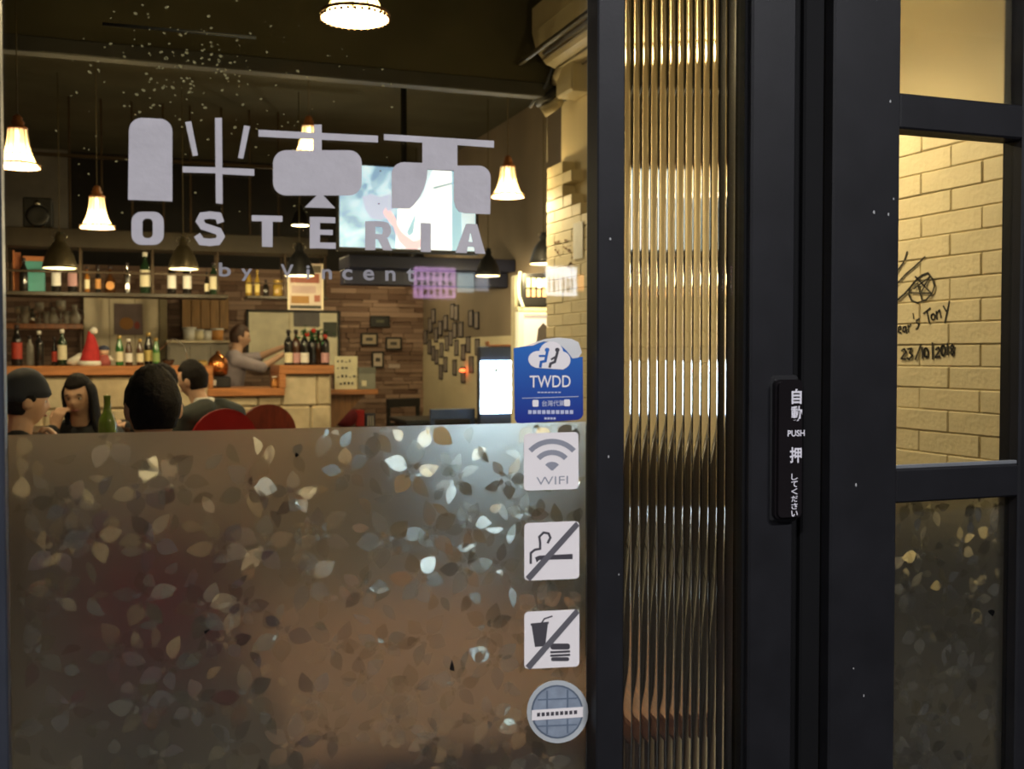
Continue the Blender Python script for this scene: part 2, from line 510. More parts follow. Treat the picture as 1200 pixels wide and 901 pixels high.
MB().bbox(fx(732), fx(879), FF, 1.40, 0.0, 0.10, .004).build('frame_sill', FRAME, win2)
MB().box(fx(732), fx(736), FF + .012, GY, 0.10, 2.38).build('glazing_bead', FRAME2, win2)
MB().bbox(fx(876), fx(882), FF + .010, GY + .012, 0.10, 2.38, .002).build('glazing_bead', FRAME2, win2)

# --- jamb ---------------------------------------------------------------------------
struct('trim_1', MB().bbox(fx(879.5), fx(931), FF, 1.42, 0, 2.45, .003), FRAME)
struct('trim_2', MB().bbox(fx(931), fx(960), FF + .03, 1.42, 0, 2.45, .003).bbox(fx(950), fx(974), FF + .02, 1.42, 0, 2.45, .003), FRAME2)

# --- door ---------------------------------------------------------------------------
door = empty('door_1', (0, 0, 0), kind='structure')
DF = 1.334
dx0, dx1, dx2, dx3 = X_(975, DF), X_(1053, DF), X_(1196, DF), X_(1196, DF) + .12
Zr1, Zr0 = Z_(1053, 108, DF), Z_(1053, 150, DF)
Zs1, Zs0 = Z_(1053, 550, DF), Z_(1053, 590, DF)
MB().bbox(dx0, dx1, DF, DF + .045, 0.01, 2.40, .003).build('stile', FRAME, door)
MB().bbox(dx2, dx3, DF, DF + .045, 0.01, 2.40, .003).build('stile', FRAME, door)
MB().bbox(dx1 - .001, dx2 + .001, DF + .001, DF + .044, Zr0, Zr1, .003).build('rail', FRAME, door)
MB().bbox(dx1 - .001, dx2 + .001, DF + .001, DF + .044, Zs0, Zs1, .003).build('rail', FRAME, door)
MB().bbox(dx1 - .001, dx2 + .001, DF + .001, DF + .044, 2.28, 2.40, .003).build('rail', FRAME, door)
MB().bbox(dx1 - .001, dx2 + .001, DF + .001, DF + .044, 0.01, 0.22, .003).build('rail', FRAME, door)
PY = DF + .020
for z0, z1 in ((0.22, Zs0), (Zs1, Zr0), (Zr1, 2.28)):
    MB().box(dx1, dx2, PY, PY + .006, z0, z1).build('pane', GLASS, door)
film_sheet(dx1 + .001, dx2 - .001, 0.22, Zs0, PY + .0085, door, 11)
SOFTFILM = film_mat('plain_frost', 0.25, 1.45, 0.08, (0.45, 0.43, 0.38))
m = MB(); m.box(dx1, dx2, PY + .0072, PY + .0076, Zr1, 2.28)
m.build('frosted_film', SOFTFILM, door)['label'] = 'plain frosted film on the top pane'
MB().bbox(dx1, dx2, DF + .004, DF + .012, Zs1, Zs1 + .006, .001).build('glazing_bead', SEAL, door)
struct('trim_3', MB().bbox(dx0 - .06, 1.53, DF - .004, 1.42, 2.405, 2.45, .003).bbox(dx3 + .004, 1.53, DF - .004, 1.42, 0, 2.405, .003), FRAME)
# paint chips on frame
rnd = random.Random(5)
m = MB()
for px, py, Y, r in ((1043, 119, DF, .0016), (1047, 233, DF, .0014), (1024, 249, DF, .0020), (1041, 251, DF, .0018), (1003, 568, DF, .0018), (969, 822, FF + .02, .003), (970, 835, FF + .02, .002), (967, 740, FF + .02, .0014),
                     (1000, 783, DF, .0012), (1012, 815, DF, .0012), (713, 535, FF, .0012), (715, 280, FF, .0013), (725, 673, FF, .001), (971, 788, FF + .02, .0012), (944, 560, FF + .03, .001), (935, 622, FF + .03, .0012)):
    p = at(px, py, Y)
    m.add([(p.x + r * math.cos(a) * rnd.uniform(.6, 1.2), Y - .0006, p.z + r * 1.5 * math.sin(a) * rnd.uniform(.6, 1.2)) for a in [k * .785 for k in range(8)]], [tuple(range(8))])
tag(m.build('paint_chips', mat('chip_grey', (.45, .45, .45), .7)), 'tiny pale chips in the black frame paint', 'paint chips', kind='stuff')

# --- beams and conduits on the ceiling
struct('trim_4', MB().bbox(XL, XR, 5.9, 6.0, 2.87, 2.95, .006), mat('beam_grey', (0.075, 0.078, 0.08), .7))
struct('trim_5', MB().bbox(XL, XR, 5.91, 5.99, 2.95, ZC, .004), CEILM)
struct('trim_6', MB().tube([at(120, 28, 3.9), at(300, 44, 3.9)], .006), mat('conduit_blue_grey', (.035, .045, .07), .5))
struct('trim_7', MB().bbox(1.78, XR - .01, 9.25, 9.45, 1.96, 2.09, .006).bbox(1.78, XR - .01, 9.05, 9.5, 2.09, 2.20, .006), mat('navy_bulkhead', (0.007, 0.009, 0.03), .5))
struct('trim_8', MB().tube([at(630, 128, 9.2), at(560, 150, 11.5)], .03).tube([at(641, 128, 6.6), at(641, 190, 6.6)], .004), mat('pipe_pale', (.35, .32, .28), .5))

struct('trim_9', MB().box(X_(-20, YB), X_(82, YB), YB - .06, YB, Z_(60, 280, YB), Z_(60, 150, YB)), mat('lit_patch_grey', (.20, .19, .18), .8))  # lit patch of wall put in as a paler grey panel
# --- bricks of the cream wall ----------------------------------------------------------
def chamfer_box_mesh(name, sx, sy, sz, b, m_):
    mb = MB().bbox(-sx / 2, sx / 2, -sy / 2, sy / 2, -sz / 2, sz / 2, b)
    me = bpy.data.meshes.new(name); me.from_pydata(mb.v, [], mb.f); me.materials.append(m_)
    return me
BL, BH, BD = 0.262, 0.069, 0.085
brick_full = chamfer_box_mesh('brick', BD, BL - .003, BH - .003, .003, BRICKM)
brick_half = chamfer_box_mesh('brick_half', BD, BL / 2 - .003, BH - .003, .004, BRICKM)
rnd = random.Random(21)
near_lim = [(2.46, 5.78), (2.39, 5.60), (2.33, 5.72), (2.26, 5.66), (2.19, 5.48), (2.12, 5.30)]
spare = MB()
nparts = 0
row = 0
z = BH / 2
while z < 2.50:
    ymin = 1.42
    for zl, yl in near_lim:
        if z > zl - .07: ymin = max(ymin, yl) if zl == near_lim[-1][0] or z > zl - .07 else ymin
    lim = [yl for zl, yl in near_lim if zl - .07 < z <= zl]
    ymin = lim[0] if lim else (1.42 if z < 2.08 else 5.5)
    y = YBE - (BL / 2 if row % 2 else 0)
    cells = []
    if row % 2: cells.append((YBE - BL / 4, True))
    while y - BL > ymin - .02:
        cells.append((y - BL / 2, False)); y -= BL
    if lim and y - BL / 2 > ymin - .05: cells.append((y - BL / 4, True))
    for cy, half in cells:
        off = rnd.uniform(0, .0045)
        d = Vector((XB, cy, z)) - CAM
        zc = d.dot(FWD); ppx = CX + FPX * d.dot(RGT) / zc; ppy = CY - FPX * d.dot(UPV) / zc
        visible = (1035 < ppx < 1210 and 140 < ppy < 780) or (632 < ppx < 700 and 150 < ppy < 520) or (725 < ppx < 885 and 180 < ppy < 560)
        dd = Matrix.Translation((XB + BD / 2 + off, cy, z)) @ Matrix.Rotation(rnd.uniform(-.006, .006), 4, 'X')
        if visible and nparts < 298:
            o = bpy.data.objects.new('brick', brick_half if half else brick_full)
            COL.objects.link(o); o.parent = brick_wall
            o.matrix_local = dd; nparts += 1
        else:
            L = BL / 2 if half else BL
            spare.box(-BD / 2, BD / 2, -L / 2 + .0015, L / 2 - .0015, -BH / 2 + .0015, BH / 2 - .0015, dd)
    z += BH; row += 1
MB().box(XB + .009, XB + .081, 1.42, YBE - .01, 0, 2.06).build('mortar', BRICKM, brick_wall)
o = spare.build('brick_remainder', BRICKM, brick_wall); o['kind'] = 'stuff'

# marker writing on the brick wall
INK = mat('black_marker', (0.02, 0.018, 0.015), .6)
WX = XB - .0012
def wall_strokes(name, strokes, wd, label, cat, parent=None, mat_=INK):
    m = MB()
    for pts in strokes:
        q = []
        for zx, zy in pts:
            p = atX(1045 + zx / 6.01, 280 + zy / 6.01, WX); q.append((p.y, p.z))
        for quad in ribbon(q, wd):
            m.add([(WX, a, b) for a, b in quad] + [(WX + .001, a, b) for a, b in quad], [(0, 1, 2, 3), (7, 6, 5, 4), (0, 4, 5, 1), (1, 5, 6, 2), (2, 6, 7, 3), (3, 7, 4, 0)])
    o = m.build(name, mat_, parent)
    return tag(o, label, cat) if label else o
def el(cx, cy, rx, ry, n=12): return [(cx + rx * math.cos(6.2832 * i / n), cy + ry * math.sin(6.2832 * i / n)) for i in range(n + 1)]
g1 = empty('marker_drawing', (XB, 2.8, 1.45), 0, 'black marker drawing of a circled star with long strokes on cream bricks', 'drawing')
def rel(o, p): o.parent = p; o.matrix_parent_inverse = Matrix.Translation(-Vector(p.location)); return o
rel(wall_strokes('stroke', [[(20, 250), (50, 210), (85, 160), (108, 90)]], .006, None, None), g1)
rel(wall_strokes('stroke', [[(20, 330), (50, 300), (100, 245), (165, 190), (232, 125)]], .005, None, None), g1)
rel(wall_strokes('stroke', [[(20, 440), (50, 420), (90, 385), (130, 340), (180, 280), (215, 255), (255, 240)]], .007, None, None), g1)
rel(wall_strokes('circle', [[(255, 240), (285, 280), (300, 330), (285, 380), (240, 430), (180, 450), (140, 435), (120, 395), (125, 350), (155, 305)]], .006, None, None), g1)
rel(wall_strokes('star', [[(165, 265), (275, 380)], [(280, 382), (135, 378)], [(155, 350), (250, 280)], [(262, 265), (210, 370)], [(180, 310), (212, 430)]], .005, None, None), g1)
g2 = empty('marker_name', (XB, 2.8, 1.35), 0, "hand-written words ear's Tony in black marker on cream bricks", 'writing')
for nm, st in (('e', [[(45, 640), (65, 632), (60, 615), (45, 625), (45, 655), (65, 662)]]), ('a', [[(100, 615), (82, 620), (76, 648), (92, 655), (100, 620), (106, 665)]]),
               ('r', [[(118, 655), (114, 605)], [(116, 622), (135, 598)]]), ('apostrophe', [[(150, 525), (155, 560)]]), ('s', [[(192, 563), (173, 574), (176, 590), (191, 600), (182, 625), (170, 635)]]),
               ('T', [[(222, 525), (270, 487)], [(246, 505), (265, 595)]]), ('o', [el(290, 548, 14, 20)]), ('n', [[(318, 565), (312, 510)], [(314, 525), (335, 500), (347, 555)]]), ('y', [[(362, 472), (382, 508)], [(405, 437), (372, 590)]])):
    rel(wall_strokes('letter', st, .0055, None, None), g2)
g3 = empty('marker_date', (XB, 2.8, 1.28), 0, 'hand-written date 23/10|2018 in black marker on cream bricks', 'writing')
for nm, st in (('2', [[(68, 788), (88, 774), (100, 795), (65, 842), (97, 846)]]), ('3', [[(110, 776), (140, 770), (124, 800), (146, 820), (122, 846), (105, 838)]]), ('/', [[(205, 745), (165, 848)]]), ('1', [[(212, 765), (215, 840)]]),
               ('0', [el(240, 800, 15, 32)]), ('|', [[(285, 730), (287, 845)]]), ('2', [[(308, 778), (328, 764), (337, 785), (305, 832), (337, 826)]]), ('0', [el(360, 785, 14, 35)]), ('1', [[(390, 735), (392, 815)]]),
               ('8', [[(425, 745), (411, 765), (436, 797), (425, 817), (411, 800), (437, 762), (425, 745)]])):
    rel(wall_strokes('numeral', st, .0065, None, None), g3)
# notice and scuffs on the far part of the same wall
def wall_quad(px0, py0, px1, py1, X, th, name, m_):
    a = atX(px0, py0, X); b = atX(px1, py1, X)
    return MB().box(X - th, X, min(a.y, b.y), max(a.y, b.y), min(a.z, b.z), max(a.z, b.z)).build(name, m_)
tag(wall_quad(672, 262, 683, 302, XB - .001, .002, 'paper_note', mat('white_paper', (.9, .9, .88), .7)), 'white slip of paper stuck high on the cream brick wall', 'paper')
RUST = mat('brown_scuff', (.22, .12, .05), .8)
m = MB()
for k in range(26):
    px, py = rnd.gauss(658, 5), rnd.gauss(287, 7)
    if k > 16: px, py = rnd.gauss(668, 3), rnd.gauss(312, 6)
    p = atX(px, py, WX); r = rnd.uniform(.006, .016)
    m.add([(WX, p.y + r * 1.6 * math.cos(a) * rnd.uniform(.5, 1.2), p.z + r * .7 * math.sin(a) * rnd.uniform(.5, 1.2)) for a in [q * .785 for q in range(8)]], [tuple(range(8))])
tag(m.build('scuff_marks', RUST), 'brown scuffs and scribbles on the cream brick wall', 'scuffs', kind='stuff')

# ================================================================== WINDOW GRAPHICS
VY0, VY1 = GY - .0009, GY - .0001      # vinyl on the outer face
def w2(pts): return [(lambda p: (p.x, p.z))(at(x, y, VY0)) for x, y in pts]
def decal(name, polys, mat_, parent, y0=VY0, y1=VY1):
    m = MB()
    for k_, p in enumerate(polys): m.prismY(w2(p), y0 - 2e-5 * (k_ % 5), y1)
    o = m.build(name, mat_, parent)
    if parent: o.matrix_parent_inverse = Matrix.Translation(-Vector(parent.location))
    return o
def pr(x0, x1, y0, y1, r, n=5): return [(a, b) for a, b in rrect(x0, x1, y0, y1, r, n)]
def arcp(cx, cy, r, a0, a1, n=6): return [(cx + r * math.cos(math.radians(a0 + (a1 - a0) * i / n)), cy + r * math.sin(math.radians(a0 + (a1 - a0) * i / n))) for i in range(n + 1)]

logo = empty('shop_logo', at(360, 240, VY0), 0, 'four large off-white vinyl pictograms across the top of the shop window', 'logo')
decal('rounded_slab', [[(150, 234)] + arcp(166, 153, 15, 180, 270) + arcp(187, 154, 15, 270, 360) + [(202, 236)]], VINYL, logo)
decal('spoke_cross', [[(252, 138), (260, 138), (261, 239), (253, 238)], [(214, 195), (253, 196), (253, 203), (214, 202)], [(260, 196.5), (298, 198), (298, 206), (260, 204)]], VINYL, logo)
decal('spoke_tick', [[(217, 143), (224, 142), (232, 182), (226, 183)]], VINYL, logo)
decal('spoke_tick', [[(286, 147), (293, 148), (285, 186), (279, 185)]], VINYL, logo)
decal('scale_pictogram', [[(303, 152), (443, 159), (443, 167), (303, 160)], [(367, 160), (377, 160.5), (377, 177), (367, 177)], pr(320, 424, 176, 229, 15), [(368, 146), (377, 146), (377, 156), (368, 155)],
                          [(372, 228), (378, 228), (393, 244), (357, 243)]], VINYL, logo)
decal('pot_pictogram', [[(450, 157), (579, 165), (579, 173), (450, 164)], [(495, 163), (536, 166), (536, 200), (495, 198)],
                        arcp(473, 204, 14, 180, 270) + [(501, 191), (501, 200), (500, 210), (497, 221), (492, 231), (486, 239), (480, 244.5), (459, 244)],
                        [(532, 194)] + arcp(561, 208, 14, 270, 360) + [(574.5, 251), (545, 250), (538, 248), (534, 243), (532, 235)]], VINYL, logo)
name_sign = empty('shop_name', at(360, 290, VY0), 0, 'bold off-white vinyl word OSTERIA across the shop window', 'lettering')
def ring(outer, inner):
    """polygons of a ring between two closed outlines with equal counts"""
    n_ = len(outer)
    return [[outer[i], outer[(i + 1) % n_], inner[(i + 1) % n_], inner[i]] for i in range(n_)]
decal('letter', ring(pr(154, 192, 248, 287, 12), pr(167, 179, 256, 279, 5)), VINYL, name_sign)
S = [(258, 259), (256, 253), (246, 252), (237, 253), (234, 259), (238, 265), (247, 268), (256, 271), (259, 277), (255, 283), (246, 284), (236, 283), (232, 277)]
decal('letter', ribbon(S, 8.6), VINYL, name_sign)
decal('letter', [[(295, 252), (331, 253), (331, 260), (295, 259)], [(307, 259), (319.5, 259), (319.5, 289.5), (307, 289)]], VINYL, name_sign)
decal('letter', [[(363, 254), (375, 254), (375, 291), (363, 291)], [(375, 254), (393, 254.6), (393, 261.5), (375, 261)], [(375, 269), (390, 269.4), (390, 275.5), (375, 275)], [(375, 284), (393.5, 284.4), (393.5, 291.5), (375, 291)]], VINYL, name_sign)
decal('letter', [[(428, 259), (440, 259), (440, 293), (428, 293)], [(440, 259), (450, 259.5), (450, 266), (440, 265.5)], [(440, 274), (450, 274.5), (450, 280.5), (440, 280)],
                 [(449, 259.5), (455, 261), (458, 266), (458.5, 272), (455, 278), (449, 280.5), (448, 274.5), (449, 270), (448, 266)], [(443, 280), (454, 279), (460, 293.5), (449, 293)]], VINYL, name_sign)
decal('letter', [[(493, 261), (505, 261.5), (505, 295.5), (493, 295)]], VINYL, name_sign)
decal('letter', [[(546, 262), (553, 262), (547, 296.5), (534, 296)], [(549, 262), (559, 262.5), (569, 297.5), (557, 297)], [(545, 283), (558, 283.5), (559, 289.5), (544, 289)]], VINYL, name_sign)
tagl = empty('shop_tagline', at(370, 322, VY0), 0, 'small spaced-out off-white vinyl words by Vincent under the large name', 'lettering')
TAGV = mat('grey_vinyl', (.30, .29, .31), .45)
for ch, x, y0, y1, wd in (('b', 263.5, 308, 324, 14), ('y', 289, 315, 329, 13), ('V', 336.5, 310, 326, 15), ('i', 361, 311, 327, 4), ('n', 383, 315.5, 327, 12), ('c', 407, 315.5, 328, 12), ('e', 432, 316, 328.5, 13), ('n', 457.5, 317, 329, 12), ('t', 481, 314, 330, 9)):
    a = at(x - wd / 2, y1, VY0); b = at(x + wd / 2, y0, VY0)
    m = MB(); put_text(m, ch, (a.x + b.x) / 2, (a.z + b.z) / 2, b.x - a.x, b.z - a.z, VY0, .02)
    o = m.build('letter', TAGV, tagl); o.matrix_parent_inverse = Matrix.Translation(-Vector(tagl.location))

# dried specks on the glass
rnd = random.Random(13)
m = MB()
for k in range(230):
    if k < 130: px, py = rnd.gauss(215, 45), rnd.gauss(80, 38)
    else: px, py = rnd.uniform(60, 470), rnd.uniform(10, 250)
    p = at(px, py, GY); r = rnd.uniform(.0006, .0019) * (1 if k < 130 else .75)
    sk = rnd.uniform(-.5, .5)
    m.add([(p.x + r * 1.3 * math.cos(a) * rnd.uniform(.7, 1.2), GY + .0106, p.z + r * math.sin(a) * rnd.uniform(.7, 1.2) + sk * r * math.cos(a)) for a in [q * .785 for q in range(8)]], [tuple(range(8))])
tag(m.build('glass_specks', mat('dried_speck', (.24, .20, .09), .8)), 'dried pale specks spattered over the upper window glass', 'specks', kind='stuff')

# --- stickers ---------------------------------------------------------------------------
SY = [GY - .0006, GY - .0001]
def sticker(name, loc, label, cat='sticker', group=None): return empty(name, loc, 0, label, cat, group)
def layer(name, polys, mat_, par, k):
    o = decal(name, polys, mat_, par, SY[0] - .0003 * k, SY[1] - .0003 * k)
    if name in ('small_print', 'plaid'): o['kind'] = 'stuff'
    return o
def stext(par, s, px, py, w_, h_, mat_, k, bold=0.0, name='lettering'):
    a = at(px - w_ / 2, py + h_ / 2, SY[0]); b = at(px + w_ / 2, py - h_ / 2, SY[0])
    m = MB(); put_text(m, s, (a.x + b.x) / 2, (a.z + b.z) / 2, b.x - a.x, b.z - a.z, SY[0] - .0003 * k, bold)
    o = m.build(name, mat_, par); o.matrix_parent_inverse = Matrix.Translation(-Vector(par.location))
    return o
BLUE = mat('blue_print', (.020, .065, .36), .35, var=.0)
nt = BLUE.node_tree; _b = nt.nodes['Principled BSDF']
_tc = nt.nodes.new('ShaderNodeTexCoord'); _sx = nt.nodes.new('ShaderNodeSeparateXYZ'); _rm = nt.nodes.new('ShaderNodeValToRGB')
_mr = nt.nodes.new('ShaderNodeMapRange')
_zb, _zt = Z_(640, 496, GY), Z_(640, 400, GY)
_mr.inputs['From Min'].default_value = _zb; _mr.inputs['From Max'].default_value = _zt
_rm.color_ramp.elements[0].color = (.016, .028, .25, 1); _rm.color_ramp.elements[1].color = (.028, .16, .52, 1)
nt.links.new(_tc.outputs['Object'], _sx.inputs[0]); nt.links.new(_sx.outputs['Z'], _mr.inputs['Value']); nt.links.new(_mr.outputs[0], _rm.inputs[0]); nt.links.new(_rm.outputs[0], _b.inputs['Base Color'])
st = sticker('driver_service_sticker', at(643, 450, GY), 'blue sticker with a cloud and the letters TWDD, torn at its top edge')
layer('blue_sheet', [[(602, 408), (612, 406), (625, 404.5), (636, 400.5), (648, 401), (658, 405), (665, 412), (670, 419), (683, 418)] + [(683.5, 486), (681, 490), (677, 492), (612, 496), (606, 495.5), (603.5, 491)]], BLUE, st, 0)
layer('torn_edge', [[(616, 405), (630, 400), (640, 397), (655, 395.5), (670, 397), (678, 401), (682, 413), (678, 419), (671, 420), (664, 411), (657, 404.5), (648, 400.5), (637, 400), (625, 404)]], mat('torn_paper', (.72, .72, .70), .7), st, 1)
layer('cloud', [ell(646, 413, 14, 13), ell(631, 421, 12, 10), ell(658, 422, 10.5, 10.5), [(624, 421), (664, 421), (664, 430), (660, 433), (628, 431), (622, 428)]], STICK, st, 2)
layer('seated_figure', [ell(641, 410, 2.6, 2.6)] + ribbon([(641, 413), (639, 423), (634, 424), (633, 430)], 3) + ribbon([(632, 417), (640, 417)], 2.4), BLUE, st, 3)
layer('seated_figure', [ell(653, 410, 2.6, 2.6)] + ribbon([(653, 413), (650, 424), (645, 426), (644, 430)], 3) + ribbon([(646, 421), (651, 418)], 2.2), PRINT_D, st, 3)
LIGHTB = mat('pale_blue_print', (.55, .58, .75), .4)
stext(st, 'TWDD', 644.5, 447, 48, 14.5, STICK, 2, .008)
layer('rule', [[(612, 466.2), (678, 464.2), (678, 465), (612, 467)]], LIGHTB, st, 2)
stext(st, '台灣代駕', 648, 472.5, 26, 7.5, LIGHTB, 2, .01)
layer('badge', [pr(624, 631, 468.5, 476.5, 1.5)], STICK, st, 2)
layer('badge', [pr(661, 668, 468, 476, 1.5)], STICK, st, 2)
layer('small_print', [[(630 + i * 4, 459), (633 + i * 4, 459), (633 + i * 4, 460.5), (630 + i * 4, 460.5)] for i in range(7)] +
      [[(619 + i * 5.4, 480.5), (623 + i * 5.4, 480.5), (623 + i * 5.4, 485), (619 + i * 5.4, 485)] for i in range(10)] + [[(638 + i * 3.5, 489), (640.6 + i * 3.5, 489), (640.6 + i * 3.5, 491.5), (638 + i * 3.5, 491.5)] for i in range(4)], LIGHTB, st, 2)

def white_sq(par, x0, x1, y0, y1, dy=-1.5):
    layer('sheet', [[(p[0], p[1] + dy * (p[0] - x0) / (x1 - x0)) for p in pr(x0, x1, y0, y1, 5)]], STICK, par, 0)
st = sticker('wifi_sticker', at(646, 540, GY), 'white square sticker with wireless waves and the word WIFI')
white_sq(st, 614, 678, 508, 575, -2)
def wave(cx, cy, r0, r1, a0=-137, a1=-43, n=10):
    o_ = arcp(cx, cy, r1, a0, a1, n); i_ = arcp(cx, cy, r0, a0, a1, n)
    return [[o_[k], o_[k + 1], i_[k + 1], i_[k]] for k in range(n)]
layer('wave', wave(647, 552, 32, 38), PRINT_G, st, 1)
layer('wave', wave(647, 552, 19, 25), PRINT_G, st, 1)
layer('wave', wave(647, 552, 1, 11), PRINT_G, st, 1)
stext(st, 'WIFI', 647, 563, 37, 11, PRINT_G, 1, -.006)

st = sticker('no_smoking_sticker', at(646, 646, GY), 'white square sticker with a crossed-out smoking cigarette')
white_sq(st, 614.5, 679, 613, 680.5, -2.5)
layer('cigarette', [[(627, 653), (632, 651), (671, 649), (671, 655), (632, 656), (629, 659)]], PRINT_D, st, 1)
layer('smoke', ribbon([(622, 660), (622, 648), (627, 644), (633, 643), (633, 636), (632, 629), (637, 624), (643, 625), (645, 630), (642, 636)], 2.6), PRINT_D, st, 1)
layer('slash', [[(616, 676), (621, 681), (679, 616), (675, 611)]], mat('slash_grey', (.13, .125, .14), .4), st, 2)
st = sticker('no_food_sticker', at(646, 750, GY), 'white square sticker with a crossed-out drink cup and burger')
white_sq(st, 614.5, 679, 717, 784, -3)
layer('cup', [[(623, 733), (642, 731), (639, 757), (627, 758)], [(622, 730.5), (643, 728.5), (643, 731), (622, 733)]] + ribbon([(634, 731), (638, 725), (647, 722)], 1.6), PRINT_D, st, 1)
layer('burger', [pr(645, 668, 754, 761, 3), [(645, 763), (668, 762), (668, 764.5), (645, 765.5)], [(645, 767), (668, 766), (668, 768.5), (645, 769.5)], pr(646, 667, 770, 774.5, 2)], PRINT_D, st, 1)
layer('slash', [[(616, 780), (621, 785), (679, 718), (675, 713)]], MATS['slash_grey'], st, 2)
st = sticker('round_sticker', at(653, 834, GY), 'round grey-blue sticker with a plaid pattern and a white banner')
RB = mat('grey_blue_print', (.26, .31, .38), .4, var=.15, scale=60)
layer('rim', [ell(653.5, 834, 36, 37, 28)], mat('pale_rim', (.46, .49, .50), .4), st, 0)
layer('disc', [ell(653, 834, 30.5, 31.5, 28)], MATS['dark_ring'] if 'dark_ring' in MATS else mat('dark_ring', (.10, .13, .18), .4), st, 1)
layer('disc', [ell(653, 834, 28.5, 29.5, 28)], RB, st, 2)
layer('plaid', [[(640, 809), (642, 809), (642, 860), (640, 860)], [(664, 808), (666, 808), (666, 859), (664, 859)], [(630, 819), (676, 817), (676, 818.6), (630, 820.6)], [(630, 850), (676, 848), (676, 849.6), (630, 851.6)]], mat('plaid_dark', (.13, .17, .23), .4), st, 3)
layer('banner', [[(623, 832), (683, 828), (683, 840), (623, 844)]], STICK, st, 4)
layer('small_print', [[(629 + i * 5.4, 835 - i * .35), (632.6 + i * 5.4, 834.7 - i * .35), (632.6 + i * 5.4, 839 - i * .35), (629 + i * 5.4, 839.3 - i * .35)] for i in range(9)], PRINT_D, st, 5)

# --- push switch plate on the jamb ---------------------------------------------------------
SWY = FF - .016
pa, pb = at(909, 611, SWY), at(943, 443, SWY)
sw = empty('door_switch', ((pa.x + pb.x) / 2, FF, pa.z), 0, 'slim black push switch plate with white characters on the door jamb', 'switch')
hw, hh = (pb.x - pa.x) / 2, pb.z - pa.z
MB().bbox(-hw, hw, -.004, .032, -.004, hh + .004, .004).build('base_plate', BLACK, sw)
cover = MB()
rp = rrect(-hw + .001, hw - .001, .002, hh - .002, .008)
cover.prismY(rp, -.012, -.004)
rp2 = rrect(-hw + .004, hw - .004, .005, hh - .005, .007)
cover.prismY(rp2, -.0165, -.012)
cover.build('cover', mat('gloss_black', (.012, .010, .011), .12), sw)
SWT = mat('switch_white', (.80, .78, .84), .5)
def swtext(s, px, py, w_, h_, bold):
    a = at(px - w_ / 2, py + h_ / 2, SWY); b = at(px + w_ / 2, py - h_ / 2, SWY)
    m = MB(); put_text(m, s, (a.x + b.x) / 2 - sw.location.x, (a.z + b.z) / 2 - sw.location.z, b.x - a.x, b.z - a.z, -.0172, bold)
    m.build('lettering', SWT, sw)
swtext('自', 933, 464.5, 12, 18, .03); swtext('動', 933, 484.5, 13, 18, .02)
swtext('PUSH', 932.5, 507.5, 20, 8, .02); swtext('押', 932, 533, 14, 19, .02)
for i, ch in enumerate('してください'): swtext(ch, 930.5, 558.5 + i * 8.6, 7.5, 7.6, .015)

